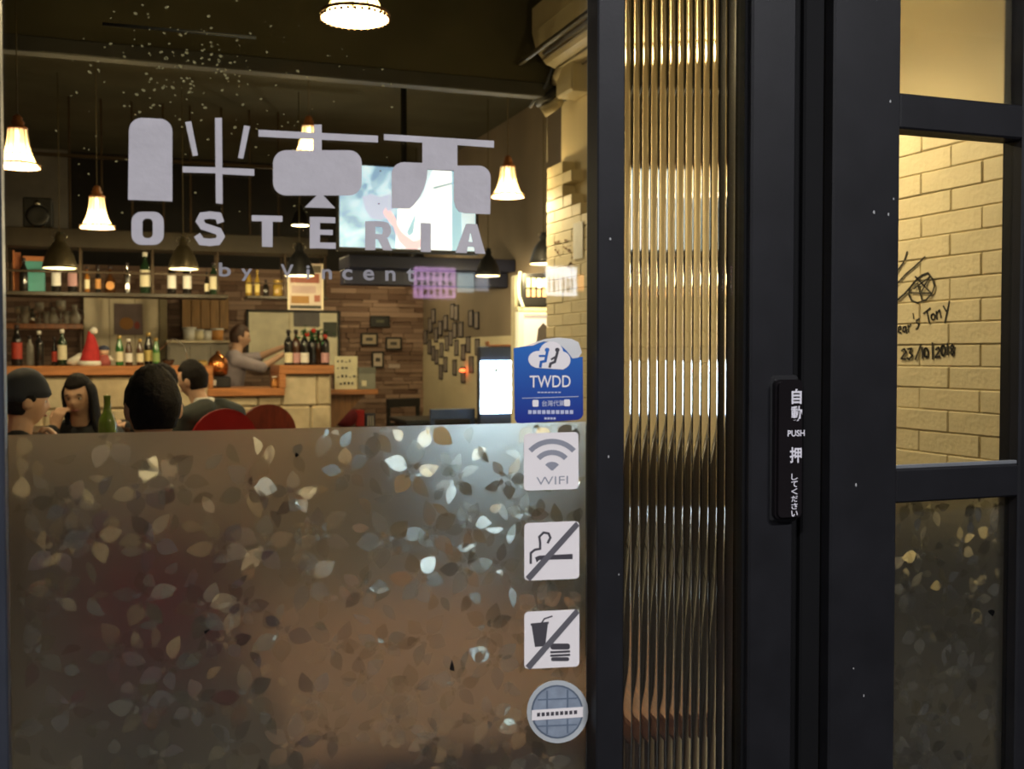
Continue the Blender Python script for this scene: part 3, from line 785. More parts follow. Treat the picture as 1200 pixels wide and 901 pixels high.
# ================================================================== LAMPS
SHADE = mat('pleated_shade', (.85, .72, .48), .8, emit=1.1, ecol=(1.0, .80, .42), var=.05)
_nt = SHADE.node_tree; _p = _nt.nodes['Principled BSDF']; _o = _nt.nodes['Material Output']
_mx = _nt.nodes.new('ShaderNodeMixShader'); _mx.inputs[0].default_value = .62
_tr = _nt.nodes.new('ShaderNodeBsdfTransparent'); _tr.inputs[0].default_value = (1, .9, .66, 1)
_nt.links.new(_tr.outputs[0], _mx.inputs[1]); _nt.links.new(_p.outputs[0], _mx.inputs[2]); _nt.links.new(_mx.outputs[0], _o.inputs['Surface'])
TRIMD = mat('brown_braid', (.10, .05, .02), .8)
CAPW = wood('turned_wood', (.30, .11, .035), .35, 3, 2)
CORD = mat('cord', (.10, .08, .04), .7)
BULB = emis('bulb', (1.0, .82, .5), 14.0)
def fabric_pendant(pos, label, k=1.0):
    """pos = centre of the lower rim"""
    t = empty('pendant_lamp', pos, 0, label, 'lamp', None)
    R, H = .103 * k, .185 * k
    prof = []
    for i in range(11):
        q = i / 10
        prof.append((R * (.44 + .14 * (1 - q) + .42 * (1 - q) ** 3.2), H * q))
    sh = MB()
    n_, m_ = 36, len(prof)
    vs_ = []; fs = []
    for j in range(n_):
        a = 2 * math.pi * j / n_
        for r, z in prof:
            rr = r * (1 + .012 * math.cos(12 * a)); vs_.append((rr * math.cos(a), rr * math.sin(a), z))
    for j in range(n_):
        j2 = (j + 1) % n_
        for q in range(m_ - 1): fs.append((j * m_ + q, j2 * m_ + q, j2 * m_ + q + 1, j * m_ + q + 1))
    sh.add(vs_, fs, True)
    s_ = sh.build('shade', SHADE, t)
    rb = MB()
    for j in range(12):
        a = 2 * math.pi * (j + .5) / 12
        rb.tube([((r + .001) * math.cos(a), (r + .001) * math.sin(a), z) for r, z in prof], -.0 + .0022 * k, 4)
    zz = H * .33; rr = R * (.44 + .14 * .67 + .42 * .67 ** 3.2)
    rb.tube([((rr + .001) * math.cos(a), (rr + .001) * math.sin(a), zz) for a in [2 * math.pi * q / 24 for q in range(25)]], .0022 * k, 4)
    rb.build('rib', TRIMD, s_)
    br = MB()
    br.tube([((R + .001) * math.cos(a), (R + .001) * math.sin(a), .014 * k) for a in [2 * math.pi * q / 32 for q in range(33)]], .0048 * k, 5)
    for j in range(32):
        a = 2 * math.pi * j / 32
        br.ball(((R + .002) * math.cos(a), (R + .002) * math.sin(a), .001), .0050 * k, 6, 4)
    br.build('fringe', TRIMD, s_)
    MB().lathe([(.046 * k, H), (.05 * k, H + .008), (.040 * k, H + .016), (.028 * k, H + .022), (.034 * k, H + .034), (.022 * k, H + .05), (.026 * k, H + .058), (.010 * k, H + .075)], n=16).build('cap', CAPW, t)
    MB().tube([(0, 0, H + .07), (0, 0, ZC - pos[2])], .0035, 6).build('cord', CORD, t)
    MB().lathe([(0.0, .045 * k), (.018 * k, .052 * k), (.03 * k, .075 * k), (.026 * k, .1 * k), (.012 * k, .12 * k), (.012 * k, .18 * k)], n=12).build('bulb', BULB, t)
    point_light('lamp_light', (0, 0, .02), PEND_W, parent=t, r=.03)
    return t
def depthY(px, zc): # room depth Y for camera depth zc along pixel column px
    return zc * (cY - (px - CX) / FPX * sY)
fabric_pendant(at(21, 196, depthY(21, 5.3)), 'cream fabric pendant with brown fringe hanging on the side where the capped guest sits')
fabric_pendant(at(114, 267, depthY(114, 6.6)), 'glowing fabric pendant hanging beside the black loudspeaker over the bar')
fabric_pendant(at(416, 22, depthY(416, 3.3)), 'brightly lit fabric pendant with beaded rim hanging highest near the shop window')
fabric_pendant(at(362, 181, depthY(362, 7.2)), 'small fabric pendant glowing behind the scale pictogram on the glass')
fabric_pendant(at(595, 231, depthY(595, 6.7)), 'fabric pendant with turned wooden cap hanging next to the cream brick wall')
fabric_pendant(at(846, 62, 3.1), 'fabric pendant hanging just behind the fluted glass by the door')

CONE_IN = mat('cone_inside', (.8, .7, .45), .5, emit=1.6, ecol=(1.0, .75, .35))
def cone_pendant(pos, label, k=1.0, m_=None, group=None, watt=None):
    t = empty('bar_pendant', pos, 0, label, 'lamp', group)
    R = .125 * k
    outp = [(R, 0), (R * .99, .02 * k), (R * .93, .05 * k), (R * .80, .10 * k), (R * .62, .15 * k), (R * .38, .19 * k), (R * .26, .205 * k), (R * .26, .245 * k), (R * .16, .262 * k)]
    MB().lathe([(R, 0), *outp[1:], (.008, .275 * k), (.0, .276 * k)], n=28).build('shade', m_ or DARKMETAL, t)
    MB().lathe([(0.0, .016 * k), (R * .93, .012 * k), (R * .985, -.002), (R * .95, -.003), (0.0, .004)], n=28).build('reflector', CONE_IN, t)
    for sx in (-1, 1):
        MB().tube([(sx * R * .26, 0, .225 * k), (sx * R * .42, 0, .235 * k), (sx * R * .40, 0, .265 * k), (sx * R * .1, 0, .275 * k)], .005 * k, 6).build('yoke', CHROME, t)
    MB().tube([(0, 0, .27 * k), (0, 0, ZC - pos[2])], .004, 6).build('cord', CORD, t)
    point_light('lamp_light', (0, 0, -.04), watt or BAR_W, parent=t, r=.05)
    return t
cone_pendant(at(70, 314, 8.9), 'bronze bell pendant hanging over the left end of the bar, nearest the loudspeaker', 1.0)
cone_pendant(at(215, 315, 8.9), 'bronze bell pendant hanging over the bar in front of the two white-labelled wine bottles', .93)
cone_pendant(at(351, 323, 8.9), 'black bell pendant hanging in front of the menu poster', .98, BLACK)
cone_pendant(at(572, 323, 8.6), 'black bell pendant hanging between the television and the games cabinet', .84, BLACK)
cone_pendant(at(637, 309, 7.0), 'black bell pendant half hidden by the end of the brick wall', .8, BLACK)
cone_pendant(at(352, 264, 10.6), 'black bell pendant at the back of the bar under the ceiling', .72, BLACK, watt=32)
cone_pendant(at(488, 303, 10.9), 'black bell pendant behind the television shelf', .72, BLACK, watt=7)
cone_pendant(at(458, 322, 11.6), 'black bell pendant close to the rear stone wall', .72, BLACK, watt=6)

# ================================================================== STREET SIDE
FLUO = emis('added_fluorescent_tube', (.92, .96, 1.0), 9.0)  # tubes of unseen fixtures, added so the lettering and frame get light
for i, x in enumerate((-1.5, 1.6)):
    t = empty('added_arcade_light', (x, -1.15, 3.25), 0, 'added white twin-tube strip light under the arcade soffit', 'light', 'added strip lights under the arcade')
    MB().bbox(-.62, .62, -.07, .07, -.05, 0, .008).build('housing', WHITEP, t)
    for s_ in (-1, 1):
        MB().tube([(-.58, s_ * .035, -.066), (.58, s_ * .035, -.066)], .014, 8).build('tube', FLUO, t)
    l = bpy.data.lights.new('added_strip_light', 'AREA'); l.shape = 'RECTANGLE'; l.size = 1.2; l.size_y = .12; l.energy = STREET_W; l.color = (.97, .96, 1.0)
    o = bpy.data.objects.new('added_strip_light', l); COL.objects.link(o); o.parent = t; o.location = (0, 0, -.085)
# lit signs across the street (seen mirrored in the pane)
def street_sign(px0, py0, px1, py1, Y, col, st_, glyph, label, name='shop_sign', gcol=None, rows=0):
    Yv = 2 * GY - Y
    a = at(px0, py1, Yv); b = at(px1, py0, Yv)
    t = empty(name, ((a.x + b.x) / 2, Y, a.z), 0, label, 'sign')
    hw_, hh_ = (b.x - a.x) / 2, b.z - a.z
    MB().bbox(-hw_ - .004, hw_ + .004, -.14, -.004, -.02, hh_ + .02, .003).build('casing', BLACK, t)
    MB().box(-hw_, hw_, -.004, .0, 0, hh_).build('lit_face', emis('sign_' + label.split()[0] + str(px0), col, st_, .15), t)
    MB().box(-.04, .04, -.31, -.13, hh_ * .4, hh_ * .6).build('bracket', BLACK, t)
    if rows:
        m = MB(); r_ = random.Random(px0)
        for j in range(rows):
            for i in range(6):
                x = -hw_ * .85 + i * hw_ * .3; z = hh_ * (.12 + j * .85 / rows)
                m.box(x, x + hw_ * r_.uniform(.1, .22), .0, .003, z, z + hh_ * .5 / rows)
                m.box(x + hw_ * .05, x + hw_ * .09, .0, .003, z - hh_ * .05, z + hh_ * .6 / rows)
        m.build('glyph', mat('sign_glyph' + str(px0), gcol, .5), t)['kind'] = 'stuff'
    return t
street_sign(485, 314, 534, 349, -8, (.75, .42, .85), 7.5, None, 'mauve lit shop sign across the street', gcol=(.05, .03, .06), rows=3)
street_sign(536, 320, 556, 342, -8, (.60, .78, .85), 5.5, None, 'pale blue lit shop sign across the street')
street_sign(558, 322, 573, 341, -8, (.62, .66, .80), 4.0, None, 'dim lavender lit shop sign across the street')
street_sign(640, 313, 676, 346, -8, (.80, .86, .95), 15.0, None, 'white lit shop sign across the street', gcol=(.5, .25, .2), rows=1)
street_sign(678, 322, 687, 341, -8, (1.0, .42, .12), 16.0, None, 'orange lit shop sign across the street')

# ================================================================== BAR
BY = 9.8
xb0, xs0, xs1, xb1 = -1.7, X_(245, BY), X_(330, BY), X_(388, BY)
bar = empty('bar_counter', ((xb0 + xb1) / 2, BY, 0), 0, 'long bar with beige stone front and a dropped serving section', 'bar counter')
bx0 = bar.location.x
def B(mb, name, m_):
    o = mb.build(name, m_, bar); o.matrix_parent_inverse = Matrix.Translation(-Vector(bar.location)); return o
B(MB().box(xb0, xs0, BY + .03, BY + .55, 0, 1.165).box(xs0, xs1, BY + .03, BY + .55, 0, .975).box(xs1, xb1, BY + .03, BY + .55, 0, 1.165), 'core', mat('mortar_beige', (.44, .36, .24), .9))
STONES = [mat('beige_stone_%d' % i, c, .75, var=.18, scale=7, bump=.5, bscale=14) for i, c in enumerate(((.52, .42, .27), (.58, .48, .32), (.47, .37, .23)))]
rnd = random.Random(4)
z = 0.02
while z < 1.15:
    h_ = rnd.uniform(.13, .30)
    if z + h_ > 1.04: h_ = 1.16 - z
    x = xb0 + rnd.uniform(0, .0)
    while x < xb1 - .02:
        l_ = rnd.uniform(.18, .62); x2 = min(x + l_, xb1)
        if xb1 - x2 < .1: x2 = xb1
        top = z + h_
        segs = [(x, x2, top)]
        if top > .97:
            segs = []
            for a, b, tt in ((x, min(x2, xs0), top), (max(x, xs0), min(x2, xs1), .97), (max(x, xs1), x2, top)):
                if b - a > .03 and tt - z > .03: segs.append((a, b, tt))
        for a, b, tt in segs:
            p = rnd.uniform(0, .022)
            mbk = MB().bbox(a + .002, b - .002, BY - p * .7, BY + .04, z + .002, tt - .002, .018)
            j = rnd.random() * .02
            mbk.v = [(vx, vy - (.012 * noise.noise(Vector((vx * 6, vz * 6, j * 50))) if vy < BY + .02 else 0), vz) for vx, vy, vz in mbk.v]
            B(mbk, 'stone', rnd.choice(STONES))
        x = x2
    z += h_
B(MB().bbox(xb0, xs0 + .03, BY - .06, BY + .6, 1.168, 1.250, .008), 'counter_top', BARWOOD)
B(MB().bbox(xs1 - .03, xb1 + .02, BY - .06, BY + .6, 1.168, 1.250, .008), 'counter_top', BARWOOD)
B(MB().bbox(xs0 - .02, xs1 + .02, BY - .06, BY + .6, .975, 1.045, .008), 'serving_ledge', BARWOOD)
B(MB().bbox(xs0 - .01, xs0 + .03, BY - .058, BY + .6, 1.045, 1.168, .006), 'end_board', BARWOOD)
B(MB().bbox(xs1 - .03, xs1 + .03, BY - .058, BY + .6, 1.045, 1.168, .006), 'end_board', BARWOOD)
BZ = 1.250

# rear stone cladding (small pieces)
rnd = random.Random(9)
clad = MB()
z = 0.0
CLADTOP = Z_(440, 318, YB)
while z < CLADTOP - .05:
    h_ = rnd.uniform(.035, .07)
    x = 1.2 if z < 0.95 else -1.6
    while x < XR - .01:
        l_ = rnd.uniform(.12, .38); x2 = min(XR, x + l_)
        clad.box(x + .002, x2 - .002, YB - rnd.uniform(.015, .05), YB + .01, z + .002, z + h_ - .002)
        x = x2
    z += h_
LEDGE = bpy.data.materials.new('ledge_stone'); LEDGE.use_nodes = True
nt = LEDGE.node_tree; b_ = nt.nodes['Principled BSDF']; b_.inputs['Roughness'].default_value = .85
g_ = nt.nodes.new('ShaderNodeNewGeometry'); r_ = nt.nodes.new('ShaderNodeValToRGB')
for i, (p, c) in enumerate(((0, (.15, .085, .058, 1)), (.35, (.29, .175, .12, 1)), (.7, (.23, .14, .10, 1)), (1, (.40, .27, .20, 1)))):
    e = r_.color_ramp.elements[0] if i == 0 else (r_.color_ramp.elements[1] if i == 3 else r_.color_ramp.elements.new(p))
    e.position = p; e.color = c
nt.links.new(g_.outputs['Random Per Island'], r_.inputs[0]); nt.links.new(r_.outputs[0], b_.inputs['Base Color'])
o = clad.build('stone_cladding', LEDGE, bpy.data.objects['wall_back']); o['kind'] = 'stuff'

# gantry above the bar
GYY = 9.55
gx_0, gx_1 = -1.75, X_(385, GYY)
gan = empty('bottle_gantry', ((gx_0 + gx_1) / 2, GYY, 1.85), 0, 'dark hanging gantry with bottle shelves above the bar', 'shelf')
def G(mb, name, m_):
    o = mb.build(name, m_, gan); o.matrix_parent_inverse = Matrix.Translation(-Vector(gan.location)); return o
ZSH = Z_(150, 343, GYY); ZF0, ZF1 = Z_(150, 292, GYY), Z_(150, 270, GYY)
GW = mat('gantry_wood', (.042, .030, .016), .5, var=.2)
G(MB().bbox(gx_0, gx_1, GYY, GYY + .30, ZF0, ZF1, .006), 'fascia', GW)
G(MB().bbox(gx_0, X_(268, GYY), GYY, GYY + .28, ZSH - .035, ZSH, .005), 'shelf', GW)
G(MB().bbox(X_(290, GYY), gx_1, GYY, GYY + .28, ZSH - .03, ZSH - .003, .005), 'shelf', GW)
IRON = mat('iron_rod', (.055, .035, .018), .5, .5)
for px in (83, 121, 157, 194, 226, 263, 296, 330): 
    G(MB().bbox(X_(px, GYY) - .009, X_(px, GYY) + .009, GYY + .13, GYY + .15, ZF1, ZC, .002), 'hanger_rod', IRON)
for px in (9, 95, 180, 256, 335, 382):
    for yy in (.015, .265):
        G(MB().bbox(X_(px, GYY) - .009, X_(px, GYY) + .009, GYY + yy - .009, GYY + yy + .009, ZSH - .03, ZF0, .002), 'post', IRON)
G(MB().bbox(gx_0, X_(268, GYY), GYY - .005, GYY + .01, ZSH + .155, ZSH + .172, .002), 'guard_rail', IRON)
G(MB().bbox(X_(290, GYY), gx_1, GYY - .005, GYY + .01, ZSH + .10, ZSH + .11, .002), 'guard_rail', IRON)
G(MB().bbox(gx_0, gx_1, GYY + .12, GYY + .16, Z_(100, 182, GYY), Z_(100, 178, GYY), .004), 'top_rail', IRON)

# ------------------------------------------------------------------ bottles
def gl(name, col, rough=.12): return mat('bottle_' + name, col, rough, spec=.7, var=.05)
GREEN = gl('green', (.03, .14, .03)); DKG = gl('dark_green', (.012, .03, .012)); BROWN = gl('brown', (.06, .022, .006)); DARK = gl('dark', (.012, .010, .009)); GOLD = gl('gold', (.35, .22, .04)); CLEARB = gl('clear', (.32, .30, .26)); AMBER = gl('amber', (.28, .11, .02))
CREAM = mat('label_cream', (.78, .70, .48), .6); WHITEL = mat('label_white', (.80, .77, .70), .6); REDL = mat('label_red', (.45, .05, .03), .6); YELL = mat('label_yellow', (.70, .55, .18), .6); ORNG = mat('label_orange', (.60, .28, .08), .6); PINKL = mat('label_pink', (.55, .30, .30), .6); GRNL = mat('label_green', (.25, .36, .12), .6)
CAPG = mat('cap_gold', (.65, .45, .15), .3, .7); CAPD = mat('cap_dark', (.03, .02, .02), .4); CAPW2 = mat('cap_white', (.8, .76, .66), .5); CAPR = mat('cap_red', (.4, .03, .03), .4)
PROF = {
 'wine': [(0, 0), (.036, 0), (.0375, .006), (.0375, .185), (.034, .205), (.018, .235), (.0145, .25), (.014, .295), (.0155, .297), (.0155, .305), (0, .306)],
 'beer': [(0, 0), (.029, 0), (.0305, .005), (.0305, .13), (.027, .155), (.016, .19), (.0135, .225), (.0145, .228), (.0145, .236), (0, .237)],
 'stout': [(0, 0), (.036, 0), (.038, .006), (.038, .11), (.032, .135), (.016, .16), (.014, .19), (.016, .195), (.016, .205), (0, .206)],
 'slim': [(0, 0), (.026, 0), (.027, .005), (.027, .16), (.020, .18), (.011, .2), (.010, .26), (.012, .262), (.012, .272), (0, .273)],
 'flask': [(0, 0), (.040, 0), (.046, .02), (.050, .06), (.045, .105), (.024, .14), (.015, .16), (.014, .21), (.017, .212), (.017, .235), (0, .236)],
 'jar': [(0, 0), (.048, 0), (.050, .006), (.050, .12), (.042, .135), (.042, .15), (.044, .152), (.044, .17), (0, .171)],
}
def bottle(pos, kind, glass, label_m, cap_m, text, k=1.0, lab=(.25, .6), name='bottle', group=None, cat='bottle'):
    pf = [(r * k, z * k) for r, z in PROF[kind]]
    H = pf[-1][1]
    t = empty(name, pos, 0, text, cat, group)
    MB().lathe(pf, n=16).build('body', glass, t)
    if label_m:
        body_h = [z for r, z in pf if r >= max(q[0] for q in pf) * .9][-1]
        R = max(q[0] for q in pf) * 1.02
        z0_, z1_ = body_h * lab[0], body_h * (lab[0] + lab[1])
        m = MB()
        if kind == 'flask':
            m.prismY(ell(0, H * .27, R * .72, H * .16), -R * 1.02, -R * .5)
        else:
            vs_ = []
            for i in range(13):
                a = math.radians(-90 - 75 + 150 * i / 12); vs_ += [(R * math.cos(a), R * math.sin(a), z0_), (R * math.cos(a), R * math.sin(a), z1_)]
            m.add(vs_, [(2 * i, 2 * i + 2, 2 * i + 3, 2 * i + 1) for i in range(12)], True)
        m.build('label', label_m, t)
    if cap_m:
        rt = pf[-2][0] * 1.15
        MB().lathe([(0, H * .90), (rt, H * .90), (rt, H + .002), (0, H + .003)], n=12).build('cap', cap_m, t)
    return t
def onshelf(px, Y, z): return (X_(px, Y), Y, z)
SHY = GYY + .11
for px, kd, g_, l_, c_, tx, k in (
    (29, 'wine', DARK, None, CAPD, 'plain dark bottle beside the menu boards on the gantry shelf', .9),
    (67, 'wine', DARK, WHITEL, CAPD, 'white-labelled dark bottle right below the bronze pendant nearest the loudspeaker', 1.0),
    (86, 'wine', DARK, PINKL, CAPD, 'pink-labelled dark bottle below the bronze pendant nearest the loudspeaker', 1.0),
    (103, 'slim', AMBER, CREAM, CAPD, 'slim amber bottle with a pale drop label on the gantry shelf', .8),
    (116, 'slim', DARK, ORNG, CAPD, 'slim dark bottle with an orange strip beside the round flask', .85),
    (130, 'flask', BROWN, ORNG, CAPD, 'round flask with an orange oval label on the gantry shelf', .95),
    (150, 'slim', CHROME, None, CAPD, 'shiny silver bottle between the round flask and the tall cream-labelled wine', .95),
    (171, 'wine', DKG, CREAM, CAPW2, 'tall wine bottle with cream label and pale cap on the gantry shelf', 1.15),
    (202, 'wine', DARK, WHITEL, None, 'dark wine bottle with a broad white label, first of a pair', .95),
    (220, 'wine', DARK, WHITEL, None, 'dark wine bottle with a broad white label, second of the pair', .95),
    (243, 'slim', DARK, CREAM, CAPD, 'short dark bottle with a small cream label beside the end of the gantry shelf', .72),
    (251, 'wine', DKG, CREAM, CAPD, 'wine bottle with a cream label at the end of the long gantry shelf', .92),
    (273, 'beer', GOLD, YELL, CAPD, 'golden bottle with yellow label at the start of the short gantry shelf', .95),
    (297, 'slim', GOLD, YELL, CAPG, 'slim golden bottle on the short gantry shelf', .85),
    (312, 'stout', DARK, None, CAPD, 'squat black bottle on the short gantry shelf', .7),
    (326, 'jar', GOLD, None, CAPG, 'brass-coloured lidded jar on the short gantry shelf', .85)):
    z_ = ZSH if px < 260 else ZSH - .003
    if px == 273: px = 292
    if px == 297: px = 302
    bottle(onshelf(px, SHY if px < 290 else SHY + (.06 if px == 292 else 0), z_), kd, g_, l_, c_, tx, k)
CY_ = BY + .16
for px, kd, g_, l_, c_, tx, k, dy in (
    (20, 'wine', DARK, REDL, CAPD, 'large dark bottle with a broad red label on the bar top', 1.15, .15),
    (35, 'wine', CLEARB, None, CAPD, 'clear unlabelled bottle next to the large red-labelled one', .85, .25),
    (46, 'wine', DARK, None, CAPW2, 'dark bottle with a white cap on the bar top', .98, .1),
    (64, 'slim', DARK, REDL, CAPD, 'thin dark bottle with a red label on the bar top', .9, .05),
    (73, 'wine', DKG, CREAM, CAPW2, 'green wine bottle with cream label beside the red santa hat', 1.02, 0),
    (140, 'beer', GREEN, CREAM, CAPG, 'green beer bottle with a pale label next to the doll', 1.1, 0),
    (151, 'beer', BROWN, WHITEL, CAPW2, 'brown beer bottle with a white label and pale cap', .98, -.02),
    (164, 'beer', BROWN, CREAM, CAPG, 'brown beer bottle with a cream label and gold cap', .98, 0),
    (174, 'beer', DARK, YELL, CAPG, 'tall dark beer bottle with a yellow neck on the bar top', 1.22, .08),
    (183, 'beer', GREEN, GRNL, CAPG, 'green beer bottle with a green label at the end of the beer row', 1.02, 0)):
    bottle(onshelf(px, CY_ + dy, BZ), kd, g_, l_, c_, tx, k)
for i, (px, l_, tx, dy) in enumerate(((338, CREAM, 'dark wine bottle with cream label at the shaker end of the festive group', 0), (347, PINKL, 'dark wine bottle with a pink label under the green garland', .02), (357, WHITEL, 'dark wine bottle with a white label under the green garland', 0), (366, None, 'bare dark wine bottle under the green garland', .05), (373, None, 'plain black wine bottle under the red ornament', .1), (381, PINKL, 'wine bottle with pink label at the bar corner', 0))):
    bottle(onshelf(px, CY_ + dy, BZ), 'wine', BROWN if i % 3 == 1 else DARK, l_, CAPD, tx, 1.06, (.1, .42))
# garland on the bottles
rnd = random.Random(2)
gp = at(366, 392, CY_)
m = MB()
for i in range(130):
    c = Vector((gp.x + rnd.gauss(0, .075), gp.y - .05 + rnd.gauss(0, .03), gp.z + rnd.gauss(0, .03) - abs(rnd.gauss(0, .01))))
    d = Vector((rnd.gauss(0, 1), rnd.gauss(0, 1), rnd.gauss(0, .6))).normalized() * rnd.uniform(.025, .05)
    s_ = d.cross(Vector((rnd.random(), rnd.random(), 1))).normalized() * .009
    m.add([tuple(c), tuple(c + d * .5 + s_), tuple(c + d), tuple(c + d * .5 - s_)], [(0, 1, 2, 3)])
gar = empty('christmas_garland', gp, 0, 'green christmas garland with red ornaments draped over the wine bottles', 'garland')
o = m.build('foliage', mat('garland_green', (.02, .16, .04), .6, var=.3), gar); o.matrix_parent_inverse = Matrix.Translation(-gp); o['kind'] = 'stuff'
for dx, dz in ((0, .035), (.105, -.02), (-.06, .0)):
    MB().ball((dx, -.08, dz), .022).build('ornament', mat('ornament_red', (.5, .03, .02), .25), gar)

def thing_box(name, px0, py0, px1, py1, Y, depth, m_, label, cat, bev=.006, group=None):
    """a solid whose front face spans the given view rectangle at room depth Y"""
    a, b = at(px0, py1, Y), at(px1, py0, Y)
    t = empty(name, ((a.x + b.x) / 2, Y, a.z), 0, label, cat, group)
    W, H = b.x - a.x, b.z - a.z
    return t, W, H

# ------------------------------------------------------------------ behind the bar
t, W, H = thing_box('steel_panel', 98, 347, 187, 404, YB - .1, .03, STEEL, 'brushed steel splashback panel on the wall behind the bar', 'panel')
MB().bbox(-W / 2, W / 2, 0, .04, -.3, H, .004).build('sheet', STEEL, t)
for dx in (-W / 2, -W / 6, W / 6): MB().bbox(dx, dx + .006, -.004, .0, -.3, H, .001).build('seam', DARKMETAL, t)
t, W, H = thing_box('kitchen_poster', 134, 356, 167, 392, YB - .13, .01, PAPER, 'purple-grey poster with an orange picture on the steel splashback', 'poster')
MB().bbox(-W / 2, W / 2, 0, .012, 0, H, .002).build('sheet', mat('poster_mauve', (.24, .17, .16), .5), t)
MB().prismY(ell(-.02, H * .36, W * .25, H * .2), -.002, 0).build('picture', mat('poster_orange', (.45, .20, .04), .5), t)
MB().prismY(ell(W * .3, H * .3, W * .1, H * .12), -.002, 0).build('picture', mat('poster_red', (.35, .06, .04), .5), t)
t, W, H = thing_box('dark_pillar', 187, 347, 196, 430, YB - .3, .1, BLACK, 'dark upright pillar beside the steel splashback', 'pillar')
MB().bbox(-W / 2, W / 2, 0, .15, -1.15, H, .004).build('post', DARKMETAL, t)
MB().bbox(-W / 2 - .01, W / 2 + .01, -.01, .16, -1.15, -1.05, .004).build('foot', DARKMETAL, t)
t, W, H = thing_box('wooden_cupboard', 213, 349, 268, 386, YB - .35, .3, CAPW, 'wooden wall cupboard with vertical boards behind the bar', 'cupboard')
MB().bbox(-W / 2, W / 2, .02, .34, 0, H, .004).build('carcass', DKWOOD, t)
CUP = wood('cupboard_board', (.30, .16, .05), .45, 3, 2)
for i in range(5): MB().bbox(-W / 2 + i * W / 5 + .004, -W / 2 + (i + 1) * W / 5 - .004, 0, .022, .005, H - .005, .003).build('board', CUP, t)
t, W, H = thing_box('kitchen_counter', 196, 402, 268, 440, YB - .75, .6, STEEL, 'steel worktop cabinet behind the bar', 'cabinet')
MB().bbox(-W / 2, W / 2, 0, .65, -.9, H, .006).build('body', mat('counter_grey', (.30, .27, .22), .5, .3), t)
MB().bbox(-W / 2 - .01, W / 2 + .01, -.02, .66, H, H + .03, .004).build('worktop', STEEL, t)
for i in range(3): MB().bbox(-W / 2 + .02 + i * W / 3, -W / 2 - .02 + (i + 1) * W / 3, -.012, 0, -.85, H - .03, .004).build('door', MATS['counter_grey'], t)
KZ = t.location.z + H + .03; KY = YB - .5
rnd = random.Random(31)
for i, (px, c, k, tx) in enumerate(((222, WHITEP, 1.2, 'white plastic tub on the steel worktop'), (233, CREAM, 1.0, 'cream plastic tub on the steel worktop'), (243, WHITEP, .9, 'small white pot on the steel worktop'), (255, ORNG, 1.1, 'orange tub at the end of the steel worktop'))):
    p = onshelf(px, KY, KZ)
    t = empty('storage_tub', p, 0, tx, 'tub')
    MB().lathe([(0, 0), (.05 * k, 0), (.058 * k, .10 * k), (.0, .10 * k)], n=16).build('body', c, t)
    MB().lathe([(0, .10 * k), (.062 * k, .10 * k), (.062 * k, .115 * k), (.0, .118 * k)], n=16).build('lid', WHITEP, t)
# copper coffee machine on the bar's lower run
t = empty('espresso_machine', onshelf(252, BY + .35, 1.045), 0, 'copper and chrome coffee machine beside the bartender', 'coffee machine')
MB().bbox(-.17, .13, -.10, .2, 0, .10, .01).build('base', BLACK, t)
MB().lathe([(.05, .1), (.085, .12), (.095, .19), (.08, .26), (.04, .30), (.02, .31), (.02, .33), (0, .335)], c=(.03, .05, 0), n=20).build('boiler', mat('copper', (.55, .20, .06), .25, .9), t)
MB().bbox(-.16, -.07, -.08, .16, .1, .25, .012).build('grinder', mat('brass', (.6, .42, .15), .3, .8), t)
MB().tube([(-.1, -.1, .18), (-.1, -.2, .17)], .012).build('handle', BLACK, t)
MB().bbox(-.06, .0, -.115, -.10, .02, .07, .003).build('tag', WHITEL, t)
t = empty('dark_bowl', onshelf(197, CY_ + .05, BZ), 0, 'small dark bowl at the end of the beer bottles', 'bowl')
MB().lathe([(0, 0), (.03, 0), (.055, .035), (.05, .05), (.046, .048), (.0, .02)], n=18).build('body', BROWN, t)
MB().lathe([(.052, .046), (.057, .05), (.052, .054)], n=18).build('rim', DARK, t)
# wire stand
tag(MB().tube([onshelf(187, BY + .1, Z_(187, 410, BY + .1)), onshelf(203, BY + .1, Z_(203, 397, BY + .1)), onshelf(206, BY + .1, Z_(206, 397, BY + .1)), onshelf(217, BY + .1, Z_(217, 407, BY + .1)), onshelf(221, BY + .1, BZ)], .004, 6).build('wire_holder', CHROME), 'thin bent chrome wire holder standing on the bar top', 'holder')

# framed mirror board on the rear wall
t, W, H = thing_box('framed_board', 289, 364, 398, 432, YB - .09, .05, BLACK, 'wide black-framed board with pale panels on the rear stone wall', 'board')
MB().bbox(-W / 2, W / 2, 0, .03, 0, H, .004).build('backing', mat('board_cream', (.88, .82, .60), .5), t)
FB = mat('frame_black', (.015, .014, .012), .4)
for x0_, x1_, z0_, z1_ in ((-W / 2, W / 2, H - .025, H), (-W / 2, W / 2, 0, .025), (-W / 2, -W / 2 + .025, 0, H), (W / 2 - .025, W / 2, 0, H)): MB().bbox(x0_, x1_, -.02, .02, z0_, z1_, .003).build('frame_bar', FB, t)
MB().bbox(-.05, -.035, -.012, .01, .02, H - .02, .002).build('divider', CREAM, t)
MB().bbox(W * .32, W * .47, -.01, .0, H * .55, H * .8, .002).build('panel', mat('panel_dark', (.06, .07, .05), .5), t)
MB().bbox(0, W * .28, -.012, .0, H * .72, H * .97, .004).build('panel', mat('panel_grey', (.16, .15, .15), .5), t)
